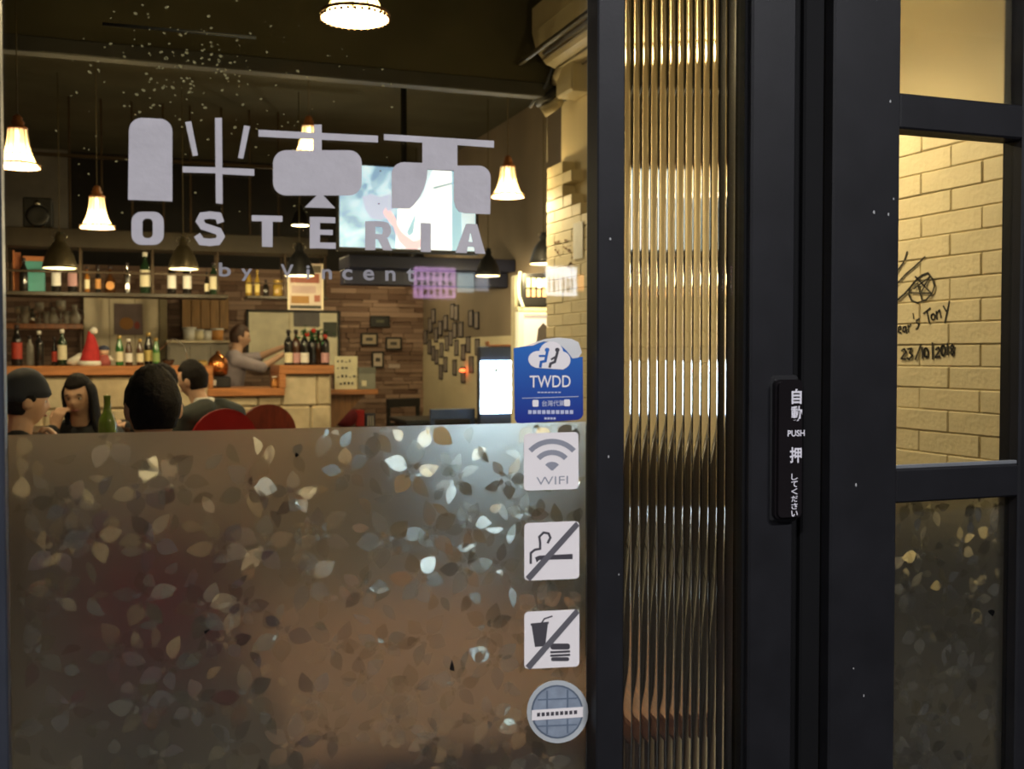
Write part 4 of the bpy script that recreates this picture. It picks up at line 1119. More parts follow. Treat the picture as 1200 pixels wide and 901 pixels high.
# menu poster hung from the gantry
t, W, H = thing_box('menu_poster', 338, 309, 378, 363, GYY - .01, .01, PAPER, 'tall menu poster with brown food pictures hanging from the gantry', 'poster')
MB().bbox(-W / 2, W / 2, 0, .012, 0, H, .002).build('sheet', mat('poster_beige', (.55, .45, .36), .6), t)
for x0_, x1_, z0_, z1_, c in ((-.44, .4, .58, .78, (.25, .07, .04)), (-.42, .1, .14, .30, (.30, .15, .03)), (.25, .42, .18, .32, (.3, .10, .06)), (-.45, .45, .03, .10, (.03, .03, .02)), (.15, .45, .8, .95, (.10, .08, .05)), (-.4, .3, .36, .52, (.42, .30, .27))):
    MB().bbox(W * x0_, W * x1_, -.003, .0, H * z0_, H * z1_, .001).build('picture', mat('poster_pic%d' % int(100 * z0_), c, .6), t)
for s_ in (-1, 1): MB().bbox(s_ * W / 2 - .006, s_ * W / 2 + .006, -.005, .014, 0, H, .002).build('frame_bar', CREAM, t)

# low rear shelf with glasses (behind the bar, wall side)
LSY = 10.55
za = Z_(50, 379, LSY)
t = empty('glass_shelf', (X_(50, LSY), LSY, za), 0, 'short wooden shelf of glassware behind the bar', 'shelf')
x0_, x1_ = X_(-30, LSY) - X_(50, LSY), X_(97, LSY) - X_(50, LSY)
MB().bbox(x0_, x1_, -.02, .25, -.05, 0, .006).build('board', CAPW, t)
for x_ in (x0_ + .02, x1_ - .03): MB().bbox(x_, x_ + .02, .2, .23, -za, -.05, .003).build('leg', DKWOOD, t)
GLS = mat('glass_ware', (.45, .42, .36), .08, spec=.9)
rnd = random.Random(8)
for i, px in enumerate((22, 30, 38, 47, 55, 63, 72, 79, 88)):
    k = rnd.uniform(.8, 1.25)
    tx = ['stemmed glass', 'tall tumbler', 'round carafe'][i % 3]
    where = ['at the wall end of', 'second on', 'third on', 'fourth on', 'in the middle of', 'past the middle of', 'third from the open end of', 'second from the open end of', 'at the open end of'][i]
    if i % 3 == 0:
        g_ = empty('stemmed_glass', onshelf(px, LSY + .06, za), 0, tx + ' ' + where + ' the glassware shelf', 'glass')
        MB().lathe([(0, 0), (.03 * k, 0), (.03 * k, .004), (.005, .01), (.005, .08 * k), (.0, .081 * k)], n=14).build('stem', GLS, g_)
        MB().lathe([(.005, .08 * k), (.034 * k, .11 * k), (.034 * k, .17 * k), (.032 * k, .17 * k), (.03 * k, .115 * k), (0, .09 * k)], n=14).build('bowl', GLS, g_)
    elif i % 3 == 1:
        g_ = empty('tumbler', onshelf(px, LSY + .06, za), 0, tx + ' ' + where + ' the glassware shelf', 'glass')
        MB().lathe([(0, 0), (.028 * k, 0), (.034 * k, .13 * k), (.032 * k, .13 * k), (.026 * k, .01), (0, .01)], n=14).build('body', GLS, g_)
        MB().lathe([(.033 * k, .125 * k), (.036 * k, .13 * k), (.033 * k, .133 * k)], n=14).build('rim', CHROME, g_)
    else:
        g_ = empty('carafe', onshelf(px, LSY + .06, za), 0, tx + ' ' + where + ' the glassware shelf', 'carafe')
        MB().lathe([(0, 0), (.04 * k, .0), (.05 * k, .05 * k), (.035 * k, .09 * k), (.02 * k, .12 * k), (.024 * k, .16 * k), (0, .161 * k)], n=16).build('body', CHROME if px < 50 else GLS, g_)
        MB().tube([(.04 * k, 0, .03), (.075 * k, 0, .06), (.07 * k, 0, .12), (.025 * k, 0, .14)], .005, 6).build('handle', CHROME, g_)
# menu boards (orange / teal) standing on the gantry shelf
for i, (px, w_, h_, c, tx) in enumerate(((22, .05, .33, (.35, .11, .04), 'orange-brown menu board leaning on the gantry shelf'), (41, .17, .26, (.10, .42, .38), 'teal menu board leaning on the gantry shelf'))):
    t = empty('menu_board', onshelf(px, GYY + .2, ZSH), 0, tx, 'board')
    MB().bbox(-w_ / 2, w_ / 2, 0, .02, 0, h_, .004).build('panel', mat('board_c%d' % i, c, .5), t)
    MB().bbox(-w_ / 2 - .012, -w_ / 2, -.01, .03, 0, h_ + .02, .003).build('edge', mat('board_edge', (.5, .18, .06), .5), t)
    if i: MB().bbox(-w_ / 2, w_ / 2, -.01, .03, h_, h_ + .04, .003).build('edge', MATS['board_edge'], t)
# loudspeaker on the gantry
a, b = at(27, 278, GYY + .05), at(61, 232, GYY + .05)
t = empty('loudspeaker', ((a.x + b.x) / 2, GYY + .05, ZF1), 0, 'black loudspeaker box standing on the gantry', 'speaker')
W, H = b.x - a.x, b.z - ZF1
MB().bbox(-W / 2, W / 2, 0, .22, 0, H, .01).build('cabinet', BLACK, t)
MB().lathe([(0, 0), (.085, 0), (.09, .006), (.07, .01), (.03, .004), (0, .006)], n=20, mat=Matrix.Translation((0, -.001, H * .38)) @ Matrix.Rotation(math.pi / 2, 4, 'X')).build('woofer', mat('cone_black', (.02, .02, .022), .35), t)
MB().lathe([(0, 0), (.026, 0), (.028, .004), (0, .008)], n=16, mat=Matrix.Translation((0, -.001, H * .8)) @ Matrix.Rotation(math.pi / 2, 4, 'X')).build('tweeter', CHROME, t)
MB().bbox(-.04, .04, -.004, 0, .01, .03, .001).build('badge', mat('badge_orange', (.5, .2, .04), .4), t)

# santa hat, doll and bits on the bar
SY_ = BY + .05
hp = Vector(onshelf(105, SY_, BZ))
RED = mat('red_felt', (.42, .02, .02), .85, var=.15, scale=20, bump=.2)
FUR = mat('white_fur', (.72, .68, .60), .95, bump=.6, bscale=120)
hat = empty('santa_hat', hp, 0, 'red santa hat with white pompom on the bar behind the long-haired woman', 'hat')
cone = MB(); rings = []
for i in range(9):
    q = i / 8
    rings.append((Vector((.015 * math.sin(q * 3) + .0 * q, 0, .03 + .27 * q)), .078 * (1 - q) ** .8 + .012))
cone.tube([r[0] for r in rings], [r[1] for r in rings], 16).build('cone', RED, hat)
MB().lathe([(.06, .0), (.092, .0), (.1, .02), (.092, .042), (.06, .045)], n=20).build('fur_brim', FUR, hat)
MB().ball((.035, -.01, .30), .032).build('pompom', FUR, hat)
t = empty('white_cloth', onshelf(87, SY_ + .02, BZ), 0, 'crumpled white cloth beside the santa hat on the bar', 'cloth')
cl = MB().ball((0, 0, .055), (.09, .05, .055), 20, 12)
cl.v = [(x + .012 * noise.noise(Vector((x * 25, y * 25, z * 25))) + (z) * .7, y, max(0, z + .02 * noise.noise(Vector((x * 18, y * 18, 5))))) for x, y, z in cl.v]
cl.build('folds', FUR, t)
t = empty('festive_doll', onshelf(122, SY_ + .02, BZ), 0, 'small doll with dark cap beside the santa hat', 'doll')
MB().lathe([(0, 0), (.05, 0), (.055, .03), (.04, .08), (.02, .10), (0, .1)], n=16).build('body', mat('doll_red', (.3, .07, .06), .8), t)
MB().ball((0, -.005, .125), .04).build('head', mat('doll_skin', (.65, .42, .28), .7), t)
MB().lathe([(.043, .135), (.05, .14), (.035, .17), (.0, .18)], n=14).build('cap', mat('doll_cap', (.03, .04, .08), .7), t)
for s_ in (-1, 1): MB().tube([(s_ * .04, 0, .08), (s_ * .065, -.02, .045)], .014, 8).build('arm', FUR, t)
# card holder on the ledge
for px, tx, m_ in ((322, 'small orange jar on the serving ledge', ORNG), (328, 'small cream jar on the serving ledge', CREAM)):
    bottle(onshelf(px, BY + .1, 1.045), 'jar', AMBER, m_, CAPW2, tx, .6, name='jar', cat='jar')

# side shelf with easel menu right of the bar
SHZ = Z_(410, 456, 10.2)
xs_a, xs_b = xb1 + .02, X_(440, 10.2)
t = empty('side_shelf', (xs_a, 10.2, SHZ), 0, 'wooden side shelf with triangular bracket at the end of the bar', 'shelf')
MB().bbox(0, xs_b - xs_a, -.12, .2, -.05, 0, .006).build('board', BARWOOD, t)
Wd = xs_b - xs_a
MB().bbox(0, .03, -.1, .18, -SHZ, -.05, .003).build('upright', wood('bracket_wood', (.30, .14, .05), .5, 3, 2), t)
br = MB(); br.prismY([(0, -.05), (Wd * .78, -.05), (.03, -.42), (0, -.42)], 0, .04); br.build('bracket', wood('bracket_wood', (.30, .14, .05), .5, 3, 2), t)
t, W, H = thing_box('menu_easel', 392, 417, 419, 456, 10.15, .01, PAPER, 'cream menu card with black brush writing on the side shelf', 'menu card')
t.location.z = SHZ
MB().bbox(-W / 2, W / 2, 0, .01, 0, H, .002).build('card', mat('menu_cream', (.80, .74, .50), .6), t)
m = MB(); r_ = random.Random(3)
for j, zz in enumerate((.82, .62, .36, .14)):
    for i in range((4, 3, 6, 4)[j]):
        x_ = -W * .38 + i * W * .17 + (W * .1 if j == 3 else 0)
        m.box(x_, x_ + W * r_.uniform(.05, .12), -.002, 0, H * zz, H * (zz + r_.uniform(.02, .09)))
m.build('brush_writing', INK, t)
MB().bbox(-W / 2, -W / 2 + .02, .01, .08, 0, H * .7, .003).build('prop', BLACK, t)
t, W, H = thing_box('grey_box', 421, 430, 440, 456, 10.1, .1, PAPER, 'grey cardboard box with a small square label on the side shelf', 'box')
t.location.z = SHZ
MB().bbox(-W / 2, W / 2, 0, .09, 0, H * .72, .003).build('carton', mat('carton_grey', (.26, .26, .21), .7), t)
MB().bbox(-W / 2 - .004, W / 2 + .004, -.004, .094, H * .72, H, .003).build('lid', mat('carton_dark', (.17, .17, .14), .7), t)
MB().bbox(-W * .35, -W * .05, -.002, .0, H * .15, H * .4, .001).build('label', CREAM, t)

# pictures on the rear stone wall
def picture(px0, py0, px1, py1, Y, label, art, plaque=False):
    t, W, H = thing_box('picture_frame', px0, py0, px1, py1, Y, .02, FB, label, 'picture')
    e = min(W, H) * .13
    for x0_, x1_, z0_, z1_ in ((-W / 2, W / 2, H - e, H), (-W / 2, W / 2, 0, e), (-W / 2, -W / 2 + e, e, H - e), (W / 2 - e, W / 2, e, H - e)): MB().bbox(x0_, x1_, 0, .025, z0_, z1_, .003).build('frame_bar', FB, t)
    MB().box(-W / 2 + e * .8, W / 2 - e * .8, .008, .022, e * .8, H - e * .8).build('mount', art, t)
    MB().box(-W * .2, W * .2, .006, .008, H * .38, H * .62).build('print', mat('print_dark', (.08, .07, .06), .5) if not plaque else mat('print_olive', (.10, .10, .06), .5), t)
PYB = YB - .075
picture(434, 370, 457, 383, PYB, 'dark oval-lettered plaque hanging highest on the rear stone wall', FB, True)
picture(423, 390, 443, 405, PYB, 'small black-framed landscape print beside the framed board', mat('mount_tan', (.45, .36, .25), .6))
picture(452, 395, 471, 410, PYB, 'small black-framed print nearest the corner of the rear stone wall', mat('mount_tan2', (.42, .34, .25), .6))
picture(436, 412, 450, 431, PYB, 'small upright black-framed paper above the grey box', mat('mount_pale', (.62, .52, .42), .6))
# small frames on the side wall at the back
FRM = mat('frame_navy', (.025, .025, .04), .4); MNT = mat('frame_mount', (.27, .23, .21), .6)
pts = [(150, 170), (130, 230), (97, 310), (168, 295), (195, 250), (125, 375), (150, 415), (172, 440), (200, 540), (230, 490), (205, 395), (240, 350), (265, 315), (290, 265), (330, 260), (300, 150), (275, 140), (230, 215), (290, 510), (303, 380), (347, 410), (380, 360), (395, 185), (433, 200), (440, 375), (400, 490), (347, 560)]
proto = None
for zx, zy in pts:
    p = atX(480 + zx / 5.63, 340 + zy / 5.63, XR - .02)
    p.y = min(p.y, YB - .12)
    if proto is None:
        proto = empty('wall_photo', p, 0, 'small dark-framed photo hung in a scattered cluster on the grey side wall', 'picture', 'small framed photos on the rear side wall')
        hw_, hh_ = .075, .085
        for y0_, y1_, z0_, z1_ in ((-hw_, hw_, hh_ - .014, hh_), (-hw_, hw_, -hh_, -hh_ + .014), (-hw_, -hw_ + .014, -hh_, hh_), (hw_ - .014, hw_, -hh_, hh_)): MB().bbox(.006, .02, y0_, y1_, z0_, z1_, .002).build('frame_bar', FRM, proto)
        MB().box(.010, .018, -hw_ + .015, hw_ - .015, -hh_ + .015, hh_ - .015).build('mount', MNT, proto)
    else: copy_tree(proto, p)
tag(MB().ball(atX(542, 434, XR - .05), (.03, .05, .02)).build('red_wall_light', emis('red_glow', (1.0, .12, .03), 5.0)), 'small red glowing light on the grey side wall', 'light')

# ================================================================== TELEVISION
TY = 8.3
a, b = at(398, 289, TY), at(557, 202, TY)
tv = empty('television', ((a.x + b.x) / 2, TY, a.z), 0, 'wide flat television showing a pale blue picture with a waving hand', 'television')
W, H = b.x - a.x, b.z - a.z
MB().bbox(-W / 2 - .018, W / 2 + .03, .002, .06, -.03, H + .02, .006).build('casing', BLACK, tv)
MB().box(-W / 2, W / 2, -.001, .003, 0, H).build('screen', emis('screen_pale', (.66, .86, 1.0), 1.15, .35), tv)
def tvq(pts): return [(-W / 2 + W * x, H * y) for x, y in pts]
def tvp(name, polys, col, s, k):
    m = MB()
    for p in polys: m.prismY(tvq(p), -.001 - .0012 * k, -.0005 - .0012 * k)
    m.build(name, emis('tv_' + name + str(k), col, s), tv)
tvp('sky_patch', [[(.0, .0), (.0, 1.0), (.40, 1), (.42, .55), (.40, .0)]], (.5, .7, .9), 1.0, 1)
_m = MATS['tv_sky_patch1']; _nt = _m.node_tree; _b = _nt.nodes['Principled BSDF']
_tc = _nt.nodes.new('ShaderNodeTexCoord'); _n = _nt.nodes.new('ShaderNodeTexNoise'); _n.inputs['Scale'].default_value = 4.5; _n.inputs['Detail'].default_value = 3; _n.inputs['Distortion'].default_value = .8
_r = _nt.nodes.new('ShaderNodeValToRGB')
_r.color_ramp.elements[0].position = .42; _r.color_ramp.elements[0].color = (.07, .24, .5, 1)
_r.color_ramp.elements[1].position = .74; _r.color_ramp.elements[1].color = (.85, 1.0, 1.0, 1)
_e = _r.color_ramp.elements.new(.56); _e.color = (.45, .68, .88, 1)
_nt.links.new(_tc.outputs['Object'], _n.inputs['Vector']); _nt.links.new(_n.outputs['Fac'], _r.inputs['Fac']); _nt.links.new(_r.outputs['Color'], _b.inputs['Emission Color'])
tvp('haze_patch', [[(.16, .62), (.22, .66), (.29, .63), (.37, .68), (.385, .50), (.36, .42), (.30, .34), (.22, .36), (.18, .46)]], (.50, .58, .84), .85, 2)
tvp('white_patch', [[(.40, 0), (.42, .55), (.60, .62), (.68, 1), (.82, 1), (.82, 0)]], (.9, .97, 1.0), 1.2, 2)
tvp('blue_strip', [[(.82, 0), (.82, 1), (.88, 1), (.90, 0)], [(.48, .2), (.55, .45), (.53, .2), (.50, .16)]], (.40, .66, .85), .8, 3)
tvp('branch', [[(.68, .78), (.88, .88), (.88, .87), (.68, .76)]], (.16, .34, .40), .5, 3)
tvp('hand', [[(.31, .44), (.33, .50), (.345, .44), (.36, .47), (.40, .38), (.41, .30), (.45, .20), (.53, .10), (.60, .14), (.62, .06), (.56, 0), (.48, 0), (.42, .10), (.385, .27), (.33, .38)]], (.85, .58, .64), .95, 4)
MB().tube([(0, .07, H / 2), (0, .16, H / 2), (0, .16, ZC - a.z)], .025, 10).build('ceiling_pole', BLACK, tv)

# ================================================================== GAMES CABINET + DISPLAY
AY = 7.3
ax0, ax1 = X_(606, AY), 3.27
t = empty('games_cabinet', ((ax0 + ax1) / 2, AY, 0), 0, 'tall cream-trimmed games machine with a lit black marquee', 'games machine')
W = ax1 - ax0
def zz_(py): return Z_(620, py, AY)
MB().bbox(-W / 2, W / 2, .05, .14, 0, zz_(322), .01).build('body', CREAMTRIM, t)
mq = MB(); mq.prismY([(-W / 2 + .03, zz_(359)), (W / 2, zz_(359) + .015), (W / 2, zz_(317)), (-W / 2 + .03, zz_(321))], -.03, .05); mq.build('marquee', mat('marquee_black', (.02, .02, .022), .3), t)
eb = MB().tube([(-W / 2 + .035, -.03, zz_(360)), (-W / 2 + .005, -.03, zz_(348)), (-W / 2, -.03, zz_(335)), (-W / 2 + .012, -.03, zz_(319))], .012, 8); eb.build('edge_light', emis('edge_glow', (1.0, .9, .55), 1.6), t)
m1, m2, m3 = MB(), MB(), MB()
r_ = random.Random(6)
for i in range(7):
    x_ = -W / 2 + .06 + i * .042
    m1.box(x_, x_ + .03, -.034, -.03, zz_(337), zz_(326)); m2.box(x_, x_ + .026, -.034, -.03, zz_(348), zz_(339))
m3.prismY(ell(-W / 2 + .16, zz_(332), .026, .034), -.038, -.034)
m1.build('marquee_glyph', emis('glyph_yellow', (1.0, .78, .35), 1.0), t); m2.build('marquee_glyph', emis('glyph_amber', (.9, .45, .22), .8), t); m3.build('marquee_bulb', emis('glyph_white', (1, .97, .9), 1.6), t)
MB().bbox(-W / 2, W / 2, -.02, .05, zz_(365), zz_(360), .004).build('ledge', CREAMTRIM, t)
for x0_, x1_, z0_, z1_ in ((-W / 2 + .005, -W / 2 + .05, zz_(450), zz_(365)), (W / 2 - .05, W / 2, zz_(450), zz_(365)), (-W / 2 + .05, W / 2 - .05, zz_(369), zz_(365)), (-W / 2 + .05, W / 2 - .05, zz_(450), zz_(446))): MB().bbox(x0_, x1_, -.01, .05, z0_, z1_, .004).build('screen_frame', emis('lit_trim', (1.0, .9, .6), .55), t)
MB().box(-W / 2 + .05, W / 2 - .05, .02, .05, zz_(446), zz_(369)).build('screen', emis('game_screen', (.85, .72, .68), .6, .2), t)
MB().prismY([(-.16, zz_(420)), (-.13, zz_(385)), (-.09, zz_(378)), (-.05, zz_(384)), (.06, zz_(395)), (.1, zz_(420))], .015, .02).build('screen_figure', mat('game_dark', (.08, .07, .07), .4), t)
MB().bbox(-W / 2, W / 2, -.25, .05, zz_(468), zz_(452), .01).build('control_panel', BLACK, t)
# bright upright display
DYY = 8.7
a, b = at(562, 487, DYY), at(600, 406, DYY)
t = empty('display_cabinet', ((a.x + b.x) / 2, DYY, 0), 0, 'dark cabinet with a blazing white upright screen', 'display')
W = b.x - a.x
MB().bbox(-W / 2, W / 2, 0, .08, 0, b.z, .008).build('body', mat('navy_cabinet', (.02, .025, .05), .4), t)
MB().bbox(-W / 2 + .008, W / 2 - .008, -.012, .0, Z_(580, 484, DYY), Z_(580, 423, DYY), .002).build('screen', emis('white_screen', (.56, .79, 1.0), 34.0), t)
MB().box(-.02, .02, -.014, -.012, Z_(580, 436, DYY), Z_(580, 432, DYY)).build('emblem', mat('emblem_grey', (.4, .5, .5), .5), t)
t = empty('wooden_tray', (t.location.x + .06, DYY + .04, b.z), 0, 'flat wooden tray lying on top of the bright display cabinet', 'tray')
MB().bbox(-.13, .13, -.04, .04, 0, .018, .004).build('base', CAPW, t)
for s_ in (-1, 1): MB().bbox(s_ * .125 - .008, s_ * .125 + .008, -.04, .04, .018, .045, .003).build('side', CAPW, t)

# ================================================================== AIR CONDITIONER
AX1 = XB + .075
z_lo, z_hi = 2.99, 3.34
t = empty('air_conditioner', (AX1, 5.15, z_lo), 0, 'cream wall-mounted air conditioner above the brick wall', 'air conditioner')
prof = [(0, 0), (-.10, -.005), (-.20, .03), (-.26, .10), (-.285, .2), (-.285, .34), (-.26, .36), (0, .36)]
m = MB(); n_ = len(prof)
m.add([(x, -.62, z) for x, z in prof] + [(x, .62, z) for x, z in prof], [tuple(reversed(range(n_))), tuple(range(n_, 2 * n_))] + [(i, (i + 1) % n_, n_ + (i + 1) % n_, n_ + i) for i in range(n_)])
m.build('body', ACM, t)
for i, (x, z) in enumerate(((-.06, -.006), (-.145, .006), (-.225, .05))):
    MB().tube([(x, -.6, z), (x, .6, z)], .006, 6).build('seam', mat('ac_seam', (.20, .17, .11), .5), t)
dz = Matrix.Translation((-.245, 0, .07)) @ Matrix.Rotation(.9, 4, 'Y')
MB().bbox(-.012, .012, -.5, .5, -.03, .03, .003, dz).build('outlet', mat('ac_outlet', (.06, .05, .035), .5), t)
MB().bbox(-.36, -.335, -.60, .66, .02, .045, .004).build('louver', mat('louver_dark', (.07, .065, .05), .4), t)
for yy in (-.4, .5): MB().tube([(-.348, yy, .033), (-.255, yy, .10)], .006, 6).build('louver_arm', ACM, t)
for yy in (-.45, .45): MB().bbox(-.04, 0, yy - .03, yy + .03, -.02, .01, .003).build('bracket', ACM, t)
# pipe cover, trunking and cables below
pb_ = atX(680, 112, XB + .05)
t = empty('pipe_cover', (XB + .08, pb_.y, pb_.z), 0, 'cream box-shaped pipe cover below the air conditioner', 'cover')
MB().bbox(-.13, 0, -.11, .13, 0, .20, .012).build('box', ACM, t)
MB().bbox(-.10, -.03, -.02, .05, .20, .30, .01).build('neck', ACM, t)
t0_ = atX(652, 92, XB - .05)
def loose(name, pts, r, m_, label, cat):
    return tag(MB().tube(pts, r, 8).build(name, m_), label, cat)
loose('refrigerant_pipe', [atX(676, 74, XB), atX(664, 76, XB - .02), atX(655, 88, XB - .04), atX(652, 98, XB)], .035, mat('pipe_wrap', (.60, .54, .40), .8, bump=.5), 'thick cream-wrapped pipe bending below the air conditioner', 'pipe')
loose('pipe_elbow', [atX(655, 118, XB), atX(645, 126, XB - .02), atX(636, 132, XB - .06)], .035, MATS['pipe_wrap'], 'short cream-wrapped pipe stub over the brick wall end', 'pipe')
loose('drain_cable', [atX(648, 78, XB - .06), atX(640, 100, XB - .08), atX(628, 116, XB - .10), atX(621, 126, XB - .12)], .010, mat('cable_blue', (.10, .12, .18), .5), 'dark blue cable sagging below the air conditioner', 'cable')
loose('cable_bundle', [atX(655, 104, XB), atX(645, 112, XB - .05), atX(630, 120, XB - .08)], .030, mat('cable_black', (.02, .022, .03), .5), 'black cable bundle wrapped around the pipe end', 'cable')

# ================================================================== CHAIRS AND TABLES
REDV = mat('red_vinyl', (.33, .012, .012), .35, var=.1); DKR = wood('red_wood', (.20, .035, .018), .4, 3, 2)
def chair(loc, rz, m_, label, group=None, top=1.0):
    """faces local +Y; back at -Y"""
    t = empty('dining_chair', loc, rz, label, 'chair', group)
    MB().bbox(-.21, .21, -.20, .22, .41, .465, .02).build('seat', m_, t)
    W_, n_ = .21, 14
    out = [(-W_, .46)] + [(-W_ * math.cos(math.pi * i / n_), .78 + (top - .78) * math.sin(math.pi * i / n_)) for i in range(n_ + 1)] + [(W_, .46)]
    m = MB(); m.prismY(out, -.24, -.20)
    m.v = [(x, y + .35 * x * x * 1.2 - (z - .46) * .12, z) for x, y, z in m.v]
    m.build('backrest', m_, t)
    for sx in (-1, 1):
        for sy in (-1, 1):
            MB().tube([(sx * .17, sy * .17, .42), (sx * .19, sy * .20, 0.0)], [.018, .013], 8).build('leg', DKWOOD, t)
    return t
def table(loc, w_, d_, h_, m_, label, name='dining_table'):
    t = empty(name, loc, 0, label, 'table')
    MB().bbox(-w_ / 2, w_ / 2, -d_ / 2, d_ / 2, h_ - .04, h_, .006).build('top', m_, t)
    MB().box(-w_ / 2 + .06, w_ / 2 - .06, -d_ / 2 + .06, d_ / 2 - .06, h_ - .11, h_ - .04).build('apron', DKWOOD, t)
    for sx in (-1, 1):
        for sy in (-1, 1): MB().bbox(sx * (w_ / 2 - .07) - .025, sx * (w_ / 2 - .07) + .025, sy * (d_ / 2 - .07) - .025, sy * (d_ / 2 - .07) + .025, 0, h_ - .05, .004).build('leg', DKWOOD, t)
    return t
TZ = .80
LEA = mat('black_leather', (.012, .011, .010), .4, bump=.2, bscale=80)
t = empty('wall_bench', (XB - .3, 3.75, 0), 0, 'long black upholstered bench along the cream brick wall', 'bench')
MB().bbox(-.22, .27, -2.1, 2.1, .08, .38, .01).build('plinth', BLACK, t)
for i in range(6):
    y0_ = -2.1 + i * .7
    MB().bbox(-.25, .20, y0_ + .006, y0_ + .694, .38, .47, .03).build('seat_cushion', LEA, t)
    MB().bbox(.13, .285, y0_ + .006, y0_ + .694, .47, .97, .03).build('back_cushion', LEA, t)
table((.12, 5.1, 0), .80, 1.5, TZ, DKWOOD, 'dark dining table in the middle of the seated guests')
table((.55, 2.1, 0), .64, 1.0, .74, TABLEWOOD, 'orange-brown wooden table just inside the shop window')
table((-.75, 8.6, 0), .8, .7, TZ, DKWOOD, 'dark table between the leaning guest and the bar', 'side_table')
table((2.78, 9.9, 0), .75, .7, .74, BLACK, 'black table below the small framed photos', 'cafe_table')
chair((X_(303, 7.9), 7.9, 0), .1, DKR, 'dark red round-backed wooden chair standing alone in front of the bar')
NAVY = mat('navy_paint', (.02, .035, .09), .4)
def slat_chair(loc, rz, m_, label):
    t = empty('slat_chair', loc, rz, label, 'chair')
    MB().bbox(-.2, .2, -.2, .2, .42, .45, .006).build('seat', m_, t)
    for sx in (-1, 1):
        MB().bbox(sx * .18 - .018, sx * .18 + .018, -.2, -.165, 0, .86, .004).build('leg', m_, t)
        MB().bbox(sx * .18 - .018, sx * .18 + .018, .165, .2, 0, .42, .004).build('leg', m_, t)
    MB().bbox(-.2, .2, -.205, -.16, .79, .88, .006).build('top_rail', m_, t)
    MB().bbox(-.17, .17, -.195, -.17, .58, .63, .004).build('back_slat', m_, t)
    return t
slat_chair((X_(523, 9.0), 9.0, 0), 0.0, NAVY, 'navy slat-backed chair below the small framed photos')
slat_chair((X_(462, 11.2), 11.2, 0), .3, BLACK, 'black chair standing before the rear stone wall')
table((X_(416, 11.0), 11.0, 0), .46, .4, .60, DKWOOD, 'low dark table with packages against the rear stone wall', 'low_table')
for px, w_, h_, d_, c, tx, nm in ((422, .085, .17, .07, (.55, .02, .02), 'upright red box on the low table by the stone wall', 'gift_box'), (434, .10, .13, .06, (.05, .06, .10), 'navy box with white stripes on the low table', 'gift_box')):
    t = empty(nm, (X_(px, 10.95), 10.95, .60), 0, tx, 'box')
    MB().bbox(-w_ / 2, w_ / 2, 0, d_, 0, h_ * .85, .004).build('carton', mat('box_' + str(px), c, .5), t)
    MB().bbox(-w_ / 2 - .003, w_ / 2 + .003, -.003, d_ + .003, h_ * .85, h_, .004).build('lid', mat('box_' + str(px), c, .5), t)
    if px == 434:
        for x_ in (-.025, .0, .025): MB().box(x_ - .005, x_ + .005, -.004, -.0, 0, h_ * .85).build('stripe', WHITEL, t)
t = empty('red_bag', (X_(406, 10.95), 10.95, .60), 0, 'slumped dark red bag on the low table by the stone wall', 'bag')
bg = MB().ball((0, 0, .07), (.11, .07, .08), 18, 12); bg.v = [(x + .01 * noise.noise(Vector((x * 30, y * 30, z * 30))), y, max(0, z * (1 + .5 * x / .1))) for x, y, z in bg.v]
bg.build('sack', mat('dark_red_cloth', (.18, .012, .02), .8), t)
MB().tube([(-.05, 0, .12), (0, 0, .2), (.06, 0, .16)], .008, 6).build('handle', mat('dark_red_cloth', (.18, .012, .02), .8), t)
# things on the guests' table
bottle((X_(125, 5.6), 5.6, TZ), 'wine', gl('wine_green', (.10, .16, .02), .1), None, None, 'open green wine bottle on the guests table', 1.14)
bottle((X_(148, 5.2), 5.2, TZ), 'beer', BROWN, WHITEL, None, 'brown bottle with white label on the guests table', .9)
WG = solid_glass('wine_glass', (.95, .95, .92), 0.0, 1.15)
for px, Y, tx in ((134, 5.0, 'wine glass next to the open green bottle'), (141, 4.8, 'wine glass close to the back-turned guest'), (106, 5.0, 'wine glass in front of the long-haired woman')):
    t = empty('wine_glass', (X_(px, Y), Y, TZ), 0, tx, 'glass')
    MB().lathe([(0, 0), (.033, 0), (.033, .003), (.004, .008), (.004, .085), (.0, .086)], n=16).build('stem', GLS, t)
    MB().lathe([(.004, .085), (.032, .11), (.038, .145), (.033, .195), (.0318, .195), (.036, .145), (.03, .113), (0, .09)], n=16).build('bowl', WG, t)

# ================================================================== PEOPLE
SKIN = mat('skin', (.62, .38, .25), .55, var=.06, scale=14)
HAIR = mat('black_hair', (.010, .008, .007), .75, var=.3, scale=60, bump=.5, bscale=70, spec=.15)
HAIRB = mat('brown_hair', (.07, .035, .022), .45, var=.3, scale=60, bump=.6, bscale=120)
EYEW = mat('eye_white', (.7, .68, .64), .3); EYEB = mat('eye_dark', (.015, .01, .008), .2); LIP = mat('lips', (.36, .12, .10), .45)
TROU = mat('dark_denim', (.02, .022, .035), .8)

